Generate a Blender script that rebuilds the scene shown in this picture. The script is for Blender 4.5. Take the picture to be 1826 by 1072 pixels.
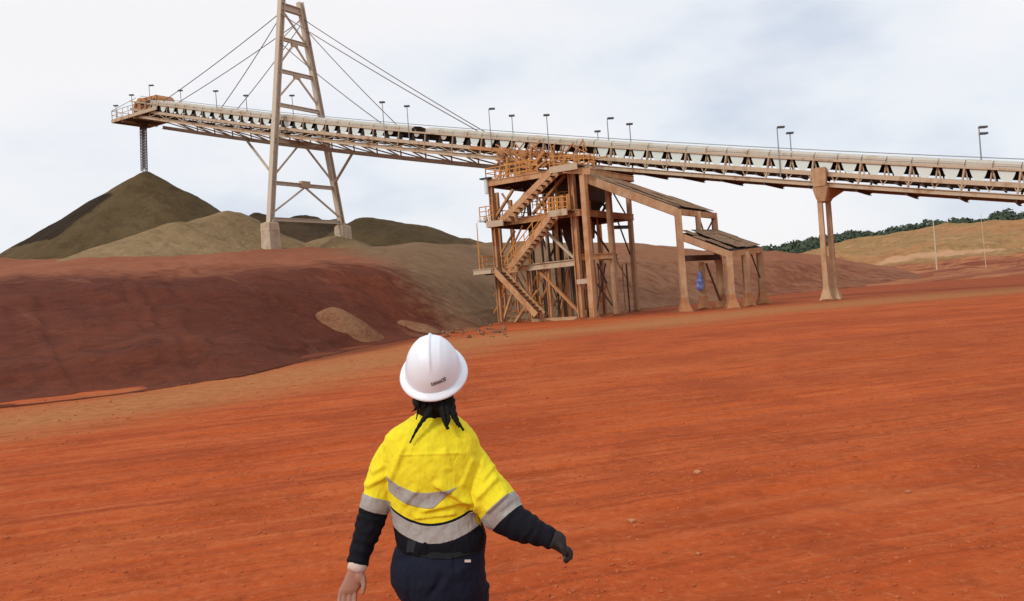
import bpy, bmesh, math, random
import numpy as np
from mathutils import Vector, Matrix, noise as mnoise
R = math.radians
for o in list(bpy.data.objects): bpy.data.objects.remove(o)
sc = bpy.context.scene
COL = sc.collection

# ------------------------------------------------------------------ camera
FPX, CU, CV, ROLL, CZ = 1550.0, 913.0, 536.0, R(4.3), 1.85
cd = bpy.data.cameras.new('camera'); cam = bpy.data.objects.new('camera', cd); COL.objects.link(cam)
cd.sensor_width = 36; cd.lens = 36 * FPX / 1826; cd.clip_start = 0.05; cd.clip_end = 9000
cam.location = (0, 0, CZ)
cam.rotation_euler = (Matrix.Rotation(R(90), 4, 'X') @ Matrix.Rotation(-ROLL, 4, 'Z')).to_euler()
sc.camera = cam
# ------------------------------------------------------------------ world, sun, exposure
SUN_EL, SUN_AZ = R(36), R(224)          # azimuth clockwise from +Y (view direction): behind and left of the camera
w = bpy.data.worlds.new('World'); sc.world = w; w.use_nodes = True
nt = w.node_tree; nt.nodes.clear()
def N(nt, t, **k):
    n = nt.nodes.new(t)
    for a, b in k.items(): setattr(n, a, b)
    return n
out = N(nt, 'ShaderNodeOutputWorld'); bg = N(nt, 'ShaderNodeBackground'); bg.inputs['Strength'].default_value = 0.1
sky = N(nt, 'ShaderNodeTexSky', sky_type='NISHITA'); sky.sun_disc = False
sky.sun_elevation = SUN_EL; sky.sun_rotation = SUN_AZ; sky.dust_density = 3.0
tc = N(nt, 'ShaderNodeTexCoord')
mp = N(nt, 'ShaderNodeMapping'); mp.inputs['Scale'].default_value = (1, 1, 2.2); mp.inputs['Location'].default_value = (0.35, 0.2, 0.1)
n1 = N(nt, 'ShaderNodeTexNoise'); n1.inputs['Scale'].default_value = 2.1; n1.inputs['Detail'].default_value = 7; n1.inputs['Roughness'].default_value = 0.5
r1 = N(nt, 'ShaderNodeValToRGB')
r1.color_ramp.elements[0].position = 0.33; r1.color_ramp.elements[0].color = (6.5, 7.2, 8.5, 1)
r1.color_ramp.elements[1].position = 0.56; r1.color_ramp.elements[1].color = (10.0, 9.9, 10.1, 1)
e = r1.color_ramp.elements.new(0.44); e.color = (8.9, 9.25, 9.8, 1)
mx = N(nt, 'ShaderNodeMix', data_type='RGBA'); mx.inputs[0].default_value = 0.9
L = nt.links.new
L(tc.outputs['Generated'], mp.inputs['Vector']); L(mp.outputs[0], n1.inputs['Vector']); L(n1.outputs['Fac'], r1.inputs['Fac'])
L(sky.outputs[0], mx.inputs[6]); L(r1.outputs[0], mx.inputs[7]); L(mx.outputs[2], bg.inputs['Color']); L(bg.outputs[0], out.inputs[0])
sd = bpy.data.lights.new('sun', 'SUN'); sd.energy = 1.5; sd.angle = R(10); sd.color = (1, 0.95, 0.87)
sun = bpy.data.objects.new('sun', sd); COL.objects.link(sun)
sdir = Vector((math.sin(SUN_AZ) * math.cos(SUN_EL), math.cos(SUN_AZ) * math.cos(SUN_EL), math.sin(SUN_EL)))
sun.rotation_euler = sdir.to_track_quat('Z', 'Y').to_euler(); sun.location = (-10, -20, 40)
sc.view_settings.view_transform = 'Standard'; sc.view_settings.look = 'None'
sc.view_settings.exposure = 0.0; sc.view_settings.gamma = 1.0; sc.view_settings.use_curve_mapping = False

# ------------------------------------------------------------------ measuring helpers
cR, sR = math.cos(ROLL), math.sin(ROLL)
def ray(u, v):
    x, y = (u - CU) / FPX, -(v - CV) / FPX
    return x * cR + y * sR, -x * sR + y * cR
def P(u, v, D):
    rx, rz = ray(u, v); return Vector((rx * D, D, CZ + rz * D))
def hor(u): return CV - (u - CU) * math.tan(ROLL)
def lerp(a, b, t): return a + (b - a) * t
def interp(tab, x, k): return float(np.interp(x, [r[0] for r in tab], [r[k] for r in tab]))

# numpy value noise
def _hash(ix, iy, iz, seed):
    h = (ix * 374761393 + iy * 668265263 + iz * 2147483647 + seed * 144665) & 0xFFFFFFFF
    h = ((h ^ (h >> 13)) * 1274126177) & 0xFFFFFFFF
    return ((h ^ (h >> 16)) & 0xFFFFFF) / float(0xFFFFFF)
def vnoise(x, y, z=None, seed=0):
    x = np.asarray(x, float); y = np.asarray(y, float); z = np.zeros_like(x) if z is None else np.asarray(z, float)
    ix, iy, iz = np.floor(x).astype(np.int64), np.floor(y).astype(np.int64), np.floor(z).astype(np.int64)
    fx, fy, fz = x - ix, y - iy, z - iz
    fx, fy, fz = [f * f * f * (f * (f * 6 - 15) + 10) for f in (fx, fy, fz)]
    r = 0
    for dx in (0, 1):
        for dy in (0, 1):
            for dz in (0, 1):
                wgt = (fx if dx else 1 - fx) * (fy if dy else 1 - fy) * (fz if dz else 1 - fz)
                r = r + wgt * _hash(ix + dx, iy + dy, iz + dz, seed)
    return r * 2 - 1
def fbm(x, y, z=None, oct=4, seed=0, gain=0.5):
    r, a = 0, 1.0
    for i in range(oct):
        k = 2.03 ** i
        r = r + a * vnoise(np.asarray(x) * k, np.asarray(y) * k, None if z is None else np.asarray(z) * k, seed + i * 17); a *= gain
    return r

# ------------------------------------------------------------------ mesh collecting
WORLD = {}
class MB:
    def __init__(s): s.v = []; s.f = []
    def add(s, vs, fs):
        k = len(s.v); s.v += [tuple(p) for p in vs]; s.f += [tuple(i + k for i in f) for f in fs]; return s
    def frame(s, p, q, up=(0, 0, 1)):
        p, q = Vector(p), Vector(q); t = (q - p); l = t.length; t.normalize(); up = Vector(up)
        if abs(t.dot(up)) > 0.98: up = Vector((0.836, -0.548, 0)) if abs(t.z) > 0.9 else Vector((0, 0, 1))
        x = t.cross(up).normalized(); y = x.cross(t).normalized(); return p, q, x, y
    def beam(s, p, q, w, h=None, up=(0, 0, 1), taper=1.0):
        h = w if h is None else h; p, q, x, y = s.frame(p, q, up); vs = []
        for c, k in ((p, 1), (q, taper)):
            for a, b in ((-1, -1), (1, -1), (1, 1), (-1, 1)): vs.append(c + x * a * w / 2 * k + y * b * h / 2 * k)
        return s.add(vs, [(3, 2, 1, 0), (4, 5, 6, 7), (0, 1, 5, 4), (1, 2, 6, 5), (2, 3, 7, 6), (3, 0, 4, 7)])
    def ibeam(s, p, q, w, h, t=None, up=(0, 0, 1)):
        t = t or 0.14 * h; p, q, x, y = s.frame(p, q, up)
        pts = [(-w/2, -h/2), (w/2, -h/2), (w/2, -h/2+t), (t/2, -h/2+t), (t/2, h/2-t), (w/2, h/2-t), (w/2, h/2), (-w/2, h/2), (-w/2, h/2-t), (-t/2, h/2-t), (-t/2, -h/2+t), (-w/2, -h/2+t)]
        n = len(pts); vs = [c + x * a + y * b for c in (p, q) for a, b in pts]
        fs = [(i, (i+1) % n, n + (i+1) % n, n + i) for i in range(n)]
        for o in (0, n):
            c = [(0, 1, 2, 11), (2, 3, 10, 11), (3, 4, 9, 10), (4, 5, 8, 9), (5, 6, 7, 8)]
            fs += [tuple(i + o for i in (f[::-1] if o == 0 else f)) for f in c]
        return s.add(vs, fs)
    def tube(s, pts, r, n=6, cap=True):
        pts = [Vector(p) for p in pts]; rs = r if isinstance(r, (list, tuple)) else [r] * len(pts); rings = []
        up = Vector((0, 0, 1)); vs = []; px_ = None
        for i, p in enumerate(pts):
            t = (pts[min(i+1, len(pts)-1)] - pts[max(i-1, 0)]).normalized()
            if px_ is None:
                ref = up if abs(t.dot(up)) < 0.9 else Vector((1, 0, 0)); x = t.cross(ref).normalized()
            else: x = (px_ - t * px_.dot(t)).normalized()
            px_ = x; y = t.cross(x)
            for k in range(n):
                a = 2 * math.pi * k / n; vs.append(p + x * math.cos(a) * rs[i] + y * math.sin(a) * rs[i])
        fs = [(i*n+k, i*n+(k+1) % n, (i+1)*n+(k+1) % n, (i+1)*n+k) for i in range(len(pts)-1) for k in range(n)]
        if cap: fs += [tuple(range(n))[::-1], tuple((len(pts)-1)*n + k for k in range(n))]
        return s.add(vs, fs)
    def box(s, c, sx, sy, sz, M=None):
        c = Vector(c); vs = []
        for dz in (-1, 1):
            for a, b in ((-1, -1), (1, -1), (1, 1), (-1, 1)):
                p = Vector((a*sx/2, b*sy/2, dz*sz/2)); vs.append(c + (M @ p if M else p))
        return s.add(vs, [(3, 2, 1, 0), (4, 5, 6, 7), (0, 1, 5, 4), (1, 2, 6, 5), (2, 3, 7, 6), (3, 0, 4, 7)])
    def loft(s, rings, cap=True):
        n = len(rings[0]); vs = [p for r in rings for p in r]
        fs = [(i*n+k, i*n+(k+1) % n, (i+1)*n+(k+1) % n, (i+1)*n+k) for i in range(len(rings)-1) for k in range(n)]
        if cap: fs += [tuple(range(n))[::-1], tuple((len(rings)-1)*n + k for k in range(n))]
        return s.add(vs, fs)
    def ellipsoid(s, c, rx, ry, rz, M=None, nu=16, nv=10):
        c = Vector(c); vs = []; fs = []
        for j in range(1, nv):
            th = math.pi * j / nv
            for i in range(nu):
                ph = 2*math.pi*i/nu; p = Vector((rx*math.sin(th)*math.cos(ph), ry*math.sin(th)*math.sin(ph), rz*math.cos(th)))
                vs.append(c + (M @ p if M else p))
        a = Vector((0, 0, rz)); vs += [c + (M @ a if M else a), c - (M @ a if M else a)]; T, B = len(vs)-2, len(vs)-1
        for j in range(nv-2):
            for i in range(nu): fs.append((j*nu+i, (j+1)*nu+i, (j+1)*nu+(i+1) % nu, j*nu+(i+1) % nu))
        for i in range(nu): fs.append((T, i, (i+1) % nu)); fs.append((B, (nv-2)*nu+(i+1) % nu, (nv-2)*nu+i))
        return s.add(vs, fs)
    def mesh(s, name, off=(0, 0, 0), smooth=False):
        me = bpy.data.meshes.new(name); o = Vector(off)
        me.from_pydata([(p[0]-o.x, p[1]-o.y, p[2]-o.z) for p in s.v], [], s.f); me.update()
        if smooth: me.polygons.foreach_set('use_smooth', [True] * len(me.polygons))
        return me
    def build(s, name, mat, parent=None, smooth=False, loc=None):
        off = WORLD[parent.name] if parent else Vector(loc or (0, 0, 0))
        return put(name, s.mesh(name, off, smooth), mat, parent, off)
def slab(b, pts, z0, z1):
    lo = [p + UP * z0 for p in pts]; hi = [p + UP * z1 for p in pts]; n = len(pts)
    b.add(lo + hi, [tuple(range(n))[::-1], tuple(range(n, 2*n))] + [(i, (i+1) % n, n + (i+1) % n, n + i) for i in range(n)])
def put(name, me, mat, parent=None, loc=(0, 0, 0), matrix=None):
    if mat and not me.materials: me.materials.append(mat)
    o = bpy.data.objects.new(name, me); COL.objects.link(o)
    if parent:
        o.parent = parent; WORLD[o.name] = WORLD[parent.name]
        if matrix: o.matrix_local = Matrix.Translation(-Vector(WORLD[parent.name])) @ matrix
    else: o.location = loc; WORLD[o.name] = Vector(loc)
    return o
def tag(o, label=None, cat=None, group=None, kind=None):
    if label: o['label'] = label
    if cat: o['category'] = cat
    if group: o['group'] = group
    if kind: o['kind'] = kind
    return o
def thing(name, label, cat, loc, group=None):
    o = bpy.data.objects.new(name, None); COL.objects.link(o); o.location = loc; o.empty_display_size = 0.3
    WORLD[o.name] = Vector(loc); return tag(o, label, cat, group)

# ------------------------------------------------------------------ materials
def newmat(name, rough=0.85, spec=0.25):
    m = bpy.data.materials.new(name); m.use_nodes = True; t = m.node_tree; b = t.nodes['Principled BSDF']
    b.inputs['Roughness'].default_value = rough; b.inputs['Specular IOR Level'].default_value = spec
    return m, t, b
def noise_node(t, vec, scale, detail=5, rough=0.55, dist=0.0):
    n = N(t, 'ShaderNodeTexNoise'); n.inputs['Scale'].default_value = scale; n.inputs['Detail'].default_value = detail
    n.inputs['Roughness'].default_value = rough; n.inputs['Distortion'].default_value = dist; t.links.new(vec, n.inputs['Vector']); return n.outputs['Fac']
def ramp(t, fac, stops, interp_='LINEAR'):
    r = N(t, 'ShaderNodeValToRGB'); r.color_ramp.interpolation = interp_; el = r.color_ramp.elements
    while len(el) < len(stops): el.new(0.5)
    for x, (p, c) in zip(el, stops):
        x.position = p; x.color = (c, c, c, 1) if isinstance(c, (int, float)) else (*c, 1)
    t.links.new(fac, r.inputs['Fac']); return r.outputs['Color']
def mixc(t, fac, a, b, mode='MIX'):
    m = N(t, 'ShaderNodeMix', data_type='RGBA', blend_type=mode); m.clamp_factor = True
    for s, x in ((0, fac), (6, a), (7, b)):
        if hasattr(x, 'links') or hasattr(x, 'is_linked'): t.links.new(x, m.inputs[s])
        elif isinstance(x, (int, float)): m.inputs[s].default_value = x
        else: m.inputs[s].default_value = (*x, 1)
    return m.outputs[2]
def math_(t, op, a, b=None, c=None):
    m = N(t, 'ShaderNodeMath', operation=op)
    for i, x in enumerate((a, b, c)):
        if x is None: continue
        if isinstance(x, (int, float)): m.inputs[i].default_value = x
        else: t.links.new(x, m.inputs[i])
    return m.outputs[0]
def position(t, rotz=0.0, scale=(1, 1, 1), obj=False):
    src = N(t, 'ShaderNodeTexCoord').outputs['Object'] if obj else N(t, 'ShaderNodeNewGeometry').outputs['Position']
    if rotz:                       # turn first, stretch afterwards
        r0 = N(t, 'ShaderNodeMapping', vector_type='POINT'); r0.inputs['Rotation'].default_value = (0, 0, rotz); t.links.new(src, r0.inputs['Vector']); src = r0.outputs[0]
    m = N(t, 'ShaderNodeMapping', vector_type='POINT'); m.inputs['Scale'].default_value = scale
    t.links.new(src, m.inputs['Vector']); return m.outputs[0]
def bump(t, b, h, strength=0.5, dist=0.02, prev=None):
    n = N(t, 'ShaderNodeBump'); n.inputs['Strength'].default_value = strength; n.inputs['Distance'].default_value = dist
    t.links.new(h, n.inputs['Height'])
    if prev: t.links.new(prev, n.inputs['Normal'])
    t.links.new(n.outputs[0], b.inputs['Normal']); return n.outputs[0]

def steel(name, base, rust, amount=0.5, dust=None, scale=0.6, rough=0.8):
    m, t, b = newmat(name, rough, 0.3); p = position(t)
    streak = position(t, 0, (1, 1, 0.18))
    n1 = noise_node(t, p, scale, 6, 0.62); n2 = noise_node(t, streak, scale * 4, 4, 0.6); n3 = noise_node(t, p, 9, 4, 0.6)
    s = math_(t, 'ADD', math_(t, 'MULTIPLY', n1, 0.6), math_(t, 'MULTIPLY', n2, 0.4))
    f = ramp(t, s, [(0.62 - amount * 0.25, 0.0), (0.70 - amount * 0.18, 1.0)])
    c = mixc(t, f, base, rust)
    c = mixc(t, ramp(t, n3, [(0.35, 0.0), (0.75, 0.55)]), c, dust or tuple(x * 0.7 for x in base))
    L = t.links.new; L(c, b.inputs['Base Color']); bump(t, b, n3, 0.3, 0.02); return m
M_TOWER = steel('dusty_cream_steel', (0.56, 0.48, 0.38), (0.30, 0.16, 0.09), 0.18, (0.46, 0.36, 0.26))
M_GIRDER = steel('dusty_beige_steel', (0.53, 0.42, 0.30), (0.32, 0.17, 0.085), 0.35, (0.42, 0.29, 0.18))
M_ORANGE = steel('orange_dusted_steel', (0.46, 0.20, 0.075), (0.30, 0.10, 0.035), 0.5, (0.52, 0.30, 0.14), 0.9)
M_COLUMN = steel('ore_dusted_column_steel', (0.52, 0.295, 0.15), (0.36, 0.14, 0.05), 0.65, (0.60, 0.36, 0.19), 0.8)
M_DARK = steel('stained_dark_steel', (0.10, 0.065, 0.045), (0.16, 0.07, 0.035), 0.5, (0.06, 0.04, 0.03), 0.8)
M_RAIL = steel('safety_orange_handrail', (0.66, 0.27, 0.055), (0.42, 0.15, 0.04), 0.4, (0.52, 0.30, 0.13), 1.1)
M_HOOD = steel('weathered_white_cladding', (0.50, 0.465, 0.385), (0.42, 0.31, 0.20), 0.45, (0.52, 0.49, 0.42), 0.35, 0.6)
M_PANEL = steel('pale_green_white_panel', (0.66, 0.74, 0.70), (0.54, 0.52, 0.45), 0.12, (0.60, 0.64, 0.59), 0.5, 0.55)
M_ROOF = steel('weathered_roof_sheet', (0.30, 0.20, 0.13), (0.15, 0.09, 0.06), 0.55, (0.38, 0.25, 0.15), 0.5)
M_LAMP = steel('grey_galvanised_lamp_steel', (0.07, 0.075, 0.08), (0.06, 0.05, 0.045), 0.3, (0.05, 0.05, 0.05), 1.0, 0.5)
M_GREYPOLE = steel('pale_grey_pole', (0.27, 0.28, 0.30), (0.22, 0.20, 0.18), 0.3, None, 1.0, 0.55)
M_BLACK, _t, _b = newmat('black_rubber_and_dark_gaps', 0.7); _b.inputs['Base Color'].default_value = (0.030, 0.021, 0.017, 1)
M_CABLE, _t, _b = newmat('dusty_wire_rope', 0.6); _b.inputs['Base Color'].default_value = (0.17, 0.12, 0.10, 1)
M_WOODPOLE = steel('bleached_pole_wood', (0.60, 0.50, 0.38), (0.42, 0.32, 0.22), 0.3, None, 1.0)
def concrete(name, base, low):
    m, t, b = newmat(name, 0.95, 0.15); p = position(t); n1 = noise_node(t, p, 0.9, 7, 0.65); n2 = noise_node(t, position(t, 0, (1, 1, .2)), 2.5, 5, 0.6)
    c = mixc(t, ramp(t, n1, [(0.38, 0), (0.66, 1)]), base, low); c = mixc(t, ramp(t, n2, [(0.5, 0), (0.72, .5)]), c, tuple(x * .6 for x in low))
    t.links.new(c, b.inputs['Base Color']); bump(t, b, n1, 0.5, 0.06); return m
M_CONC = concrete('stained_concrete', (0.56, 0.46, 0.35), (0.42, 0.30, 0.20))
M_PIER = concrete('ochre_stained_concrete', (0.52, 0.34, 0.20), (0.40, 0.22, 0.12))
M_FOOT = concrete('ore_stained_concrete_foot', (0.46, 0.22, 0.10), (0.38, 0.17, 0.08))

# soil -------------------------------------------------------------
STREAK = math.atan2(0.29, 0.957)
def soil_ground():
    m, t, b = newmat('red_haul_yard_soil', 0.97, 0.1); L = t.links.new
    p = position(t)
    def smap(sx, sy):      # coordinates stretched along the grader streaks
        return position(t, -STREAK, (sx, sy, 1.0))
    big = noise_node(t, p, 0.055, 4, 0.5); big2 = noise_node(t, smap(0.03, 0.11), 1.0, 4, 0.55, 0.6); med = noise_node(t, smap(0.022, 0.42), 1.0, 5, 0.55, 0.25)
    fine = noise_node(t, smap(0.07, 2.6), 1.0, 5, 0.6, 0.3); grit = noise_node(t, p, 14, 6, 0.7); clod = noise_node(t, p, 3.2, 6, 0.68); scuff = noise_node(t, smap(0.22, 5.0), 1.0, 6, 0.7, 0.5)
    c = ramp(t, med, [(0.30, (0.39, 0.072, 0.020)), (0.45, (0.50, 0.098, 0.027)), (0.56, (0.57, 0.122, 0.034)), (0.70, (0.60, 0.165, 0.055))])
    c2 = ramp(t, fine, [(0.30, (0.25, 0.047, 0.014)), (0.5, (0.54, 0.110, 0.030)), (0.68, (0.64, 0.21, 0.085))])
    c = mixc(t, 0.35, c, c2)
    c = mixc(t, ramp(t, big2, [(0.36, 0.6), (0.56, 0.0)]), c, (0.30, 0.060, 0.017))
    c = mixc(t, ramp(t, big, [(0.45, 0.0), (0.66, 0.5)]), c, (0.50, 0.125, 0.030))
    c = mixc(t, ramp(t, scuff, [(0.34, 0.5), (0.47, 0.0)]), c, (0.22, 0.044, 0.015))
    c = mixc(t, ramp(t, scuff, [(0.56, 0.0), (0.70, 0.5)]), c, (0.66, 0.24, 0.11))
    c = mixc(t, ramp(t, clod, [(0.36, 0.4), (0.48, 0.0)]), c, (0.26, 0.052, 0.017))
    iso = noise_node(t, p, 0.45, 6, 0.65, 0.5); c = mixc(t, ramp(t, iso, [(0.36, 0.5), (0.5, 0.0)]), c, (0.30, 0.058, 0.017)); c = mixc(t, ramp(t, iso, [(0.54, 0.0), (0.68, 0.4)]), c, (0.60, 0.17, 0.055))
    c = mixc(t, ramp(t, grit, [(0.54, 0.0), (0.72, 0.6)]), c, (0.62, 0.23, 0.11)); c = mixc(t, ramp(t, grit, [(0.30, 0.5), (0.44, 0.0)]), c, (0.20, 0.04, 0.014))
    # pale dusty track painted by vertex attribute, edges broken by noise
    at = N(t, 'ShaderNodeAttribute'); at.attribute_name = 'track'
    brk = math_(t, 'ADD', at.outputs['Fac'], math_(t, 'MULTIPLY', math_(t, 'SUBTRACT', fine, 0.5), 0.9))
    brk = math_(t, 'ADD', brk, math_(t, 'MULTIPLY', math_(t, 'SUBTRACT', med, 0.5), 0.7))
    tr = ramp(t, brk, [(0.25, 0.0), (1.0, 0.9)])
    c = mixc(t, tr, c, mixc(t, ramp(t, clod, [(.4, 0), (.6, 1)]), (0.40, 0.165, 0.062), (0.50, 0.235, 0.105)))
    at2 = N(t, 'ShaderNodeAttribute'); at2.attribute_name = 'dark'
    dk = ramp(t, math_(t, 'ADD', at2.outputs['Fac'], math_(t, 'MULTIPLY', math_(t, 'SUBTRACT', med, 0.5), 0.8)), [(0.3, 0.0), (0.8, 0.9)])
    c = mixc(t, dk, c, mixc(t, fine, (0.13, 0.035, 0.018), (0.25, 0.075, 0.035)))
    c = mixc(t, 1.0, c, (0.84, 0.75, 0.62), 'MULTIPLY')
    L(c, b.inputs['Base Color'])
    n = bump(t, b, grit, 0.45, 0.014); n = bump(t, b, clod, 0.6, 0.05, n); bump(t, b, scuff, 0.5, 0.03, n); return m
def soil(name, cols, scale=0.12, grit_scale=3.0, streak=None, extra=None, bstr=0.6, bdist=0.12):
    m, t, b = newmat(name, 0.97, 0.1); L = t.links.new; p = position(t)
    big = noise_node(t, p, scale, 6, 0.6, 0.4); grit = noise_node(t, p, grit_scale, 6, 0.72); mid = noise_node(t, p, scale * 6, 5, 0.6, 0.6)
    k = len(cols); c = ramp(t, big, [(0.30 + 0.4 * i / (k - 1), cols[i]) for i in range(k)])
    c = mixc(t, ramp(t, mid, [(0.36, 0.45), (0.52, 0.0)]), c, tuple(x * 0.62 for x in cols[0]))
    c = mixc(t, ramp(t, grit, [(0.52, 0.0), (0.75, 0.5)]), c, tuple(min(1, x * 1.5) for x in cols[-1]))
    if extra: c = extra(t, c, p, mid, grit, big)
    L(c, b.inputs['Base Color'])
    n = bump(t, b, grit, bstr, bdist); bump(t, b, mid, 0.6, bdist * 4, n); return m
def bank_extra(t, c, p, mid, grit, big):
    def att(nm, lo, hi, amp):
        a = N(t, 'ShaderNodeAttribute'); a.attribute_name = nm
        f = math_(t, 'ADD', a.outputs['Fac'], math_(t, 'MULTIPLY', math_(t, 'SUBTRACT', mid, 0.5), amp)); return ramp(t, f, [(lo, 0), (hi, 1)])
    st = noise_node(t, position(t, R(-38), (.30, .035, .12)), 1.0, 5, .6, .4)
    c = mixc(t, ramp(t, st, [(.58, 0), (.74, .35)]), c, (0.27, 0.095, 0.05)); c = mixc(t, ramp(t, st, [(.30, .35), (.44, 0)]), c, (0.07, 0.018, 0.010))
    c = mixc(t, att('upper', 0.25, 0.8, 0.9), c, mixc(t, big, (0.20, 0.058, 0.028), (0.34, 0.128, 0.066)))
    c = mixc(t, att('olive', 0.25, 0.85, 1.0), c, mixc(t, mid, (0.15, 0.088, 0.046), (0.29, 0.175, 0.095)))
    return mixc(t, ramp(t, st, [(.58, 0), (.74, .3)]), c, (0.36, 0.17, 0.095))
M_GROUND = soil_ground()
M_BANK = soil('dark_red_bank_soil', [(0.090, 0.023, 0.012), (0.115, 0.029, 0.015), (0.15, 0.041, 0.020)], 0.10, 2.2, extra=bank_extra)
def dark_flank_extra(t, c, p, mid, grit, big):  # attribute-driven darker patch on the cone's left flank
    a = N(t, 'ShaderNodeAttribute'); a.attribute_name = 'dark_flank'
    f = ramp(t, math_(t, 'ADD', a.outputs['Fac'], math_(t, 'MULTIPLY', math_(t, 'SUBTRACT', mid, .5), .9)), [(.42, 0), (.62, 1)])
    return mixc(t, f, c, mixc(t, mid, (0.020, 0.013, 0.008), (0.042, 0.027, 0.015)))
M_CONE = soil('fresh_olive_ore', [(0.085, 0.055, 0.026), (0.105, 0.070, 0.033), (0.125, 0.085, 0.042)], 0.10, 2.5, extra=dark_flank_extra)
M_OREDARK = soil('dark_olive_ore', [(0.085, 0.055, 0.026), (0.105, 0.070, 0.033), (0.125, 0.085, 0.042)], 0.10, 2.5)
M_ORETAN = soil('tan_ore', [(0.21, 0.140, 0.070), (0.255, 0.17, 0.088), (0.29, 0.20, 0.105)], 0.12, 2.5)
M_OREBROWN = soil('dark_brown_ore', [(0.05, 0.032, 0.018), (0.07, 0.044, 0.024), (0.09, 0.06, 0.033)], 0.12, 2.5)  # darker brown ore for the two heaps behind the pylon
M_SAND = soil('pale_sandy_spoil', [(0.17, 0.065, 0.032), (0.23, 0.105, 0.054), (0.27, 0.14, 0.075)], 0.6, 6, bdist=0.05)
def hill_extra(t, c, p, mid, grit, big):
    a = N(t, 'ShaderNodeAttribute'); a.attribute_name = 'ledge'
    f = ramp(t, math_(t, 'ADD', a.outputs['Fac'], math_(t, 'MULTIPLY', math_(t, 'SUBTRACT', mid, .5), 1.0)), [(.35, 0), (.7, 1)])
    c = mixc(t, f, c, mixc(t, grit, (0.40, 0.20, 0.10), (0.60, 0.36, 0.21)))
    a2 = N(t, 'ShaderNodeAttribute'); a2.attribute_name = 'low'
    f2 = ramp(t, math_(t, 'ADD', a2.outputs['Fac'], math_(t, 'MULTIPLY', math_(t, 'SUBTRACT', mid, .5), .7)), [(.35, 0), (.7, 1)])
    st = noise_node(t, position(t, -.35, (.02, .3, 1)), 1.0, 5, .6, .5)
    return mixc(t, f2, c, mixc(t, ramp(t, st, [(.42, 0), (.60, 1)]), mixc(t, mid, (0.15, 0.04, 0.025), (0.30, 0.085, 0.04)), (0.42, 0.17, 0.075)))
M_HILL = soil('dry_grass_hill', [(0.30, 0.135, 0.055), (0.40, 0.20, 0.085), (0.30, 0.185, 0.075), (0.45, 0.245, 0.115)], 0.06, 0.8, extra=hill_extra, bdist=0.4)
M_FAR = soil('far_scrub_ground', [(0.06, 0.075, 0.03), (0.09, 0.09, 0.035)], 0.02, 0.6)
def leafmat(name, a, b_):
    m, t, b = newmat(name, 0.8, 0.2); p = position(t); n1 = noise_node(t, p, 0.25, 5, 0.7); n2 = noise_node(t, p, 1.7, 3, .6)
    c = mixc(t, ramp(t, n1, [(.35, 0), (.65, 1)]), a, b_); c = mixc(t, ramp(t, n2, [(.45, 0), (.7, .6)]), c, tuple(x * 1.5 for x in b_)); t.links.new(c, b.inputs['Base Color']); return m
M_LEAF = leafmat('far_tree_leaves', (0.042, 0.060, 0.040), (0.070, 0.090, 0.056))
M_GRASS = leafmat('dry_tuft_grass', (0.22, 0.17, 0.06), (0.32, 0.24, 0.10))
def set_attr(me, name, vals):
    a = me.attributes.new(name, 'FLOAT', 'POINT'); a.data.foreach_set('value', np.asarray(vals, np.float32))
def grid_faces(nr, nc, wrap=False):
    fs = []
    for i in range(nr - 1):
        for j in range(nc if wrap else nc - 1):
            k = (j + 1) % nc; fs.append((i*nc+j, i*nc+k, (i+1)*nc+k, (i+1)*nc+j))
    return fs
def mesh_np(name, V, fs, smooth=True):
    me = bpy.data.meshes.new(name); me.from_pydata(V.tolist(), [], fs); me.update()
    if smooth: me.polygons.foreach_set('use_smooth', [True] * len(me.polygons))
    return me

# ------------------------------------------------------------------ ground
radii = np.concatenate([np.geomspace(0.6, 4.0, 14)[:-1], np.geomspace(4.0, 45, 400)[:-1], np.geomspace(45, 140, 70)[:-1], np.geomspace(140, 4000, 40)])
angs = np.concatenate([np.linspace(-40, 40, 330), np.linspace(44, 316, 60)]) * math.pi / 180
RR, AA = np.meshgrid(radii, angs, indexing='ij')
GX, GY = RR * np.sin(AA), RR * np.cos(AA)
ca, sa = math.cos(STREAK), math.sin(STREAK)
def ground_z(x, y):
    x = np.asarray(x, float); y = np.asarray(y, float); r = np.hypot(x, y)
    p, q = x * ca + y * sa, -x * sa + y * ca
    near = np.clip((60 - r) / 45, 0, 1)
    q2 = q + 0.35 * vnoise(p * 0.12, q * 0.4, seed=5)
    z = near * (0.028 * fbm(p * 0.05, q2 * 1.1, oct=3, seed=1) + 0.014 * fbm(p * 0.12, q2 * 3.7, oct=3, seed=2) + 0.008 * fbm(x * 3.5, y * 3.5, oct=3, seed=3))
    z = z + 0.08 * fbm(x * 0.03, y * 0.03, oct=2, seed=4) * np.clip(r / 25, 0, 1)
    # a few wheel ruts
    for q0, wd, dp in ((7.1, .16, .035), (7.9, .15, .03), (10.6, .22, .045), (12.6, .25, .045), (15.5, .3, .05), (18.2, .3, .05), (23, .4, .06)):
        c = q2 - q0 + 0.25 * np.sin(p * 0.11 + q0); z = z + near * dp * (-np.exp(-(c / wd) ** 2) + 0.7 * np.exp(-((c - 1.7 * wd) / wd) ** 2)) * (0.55 + 0.45 * vnoise(p * 0.22, q0 * 3.3 + 0 * p, seed=9))
    return z
GZ = ground_z(GX, GY)
V = np.stack([GX.ravel(), GY.ravel(), GZ.ravel()], 1)
fs = grid_faces(len(radii), len(angs), True)
V = np.vstack([V, [[0, 0, 0]]]); nc = len(angs); fs += [(len(V) - 1, (j + 1) % nc, j) for j in range(nc)]
fs = [f[::-1] for f in fs]
gme = mesh_np('ground', V, fs)
def gpt(u, v):
    rx, rz = ray(u, v); D = -CZ / rz; return (rx * D, D)
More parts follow.
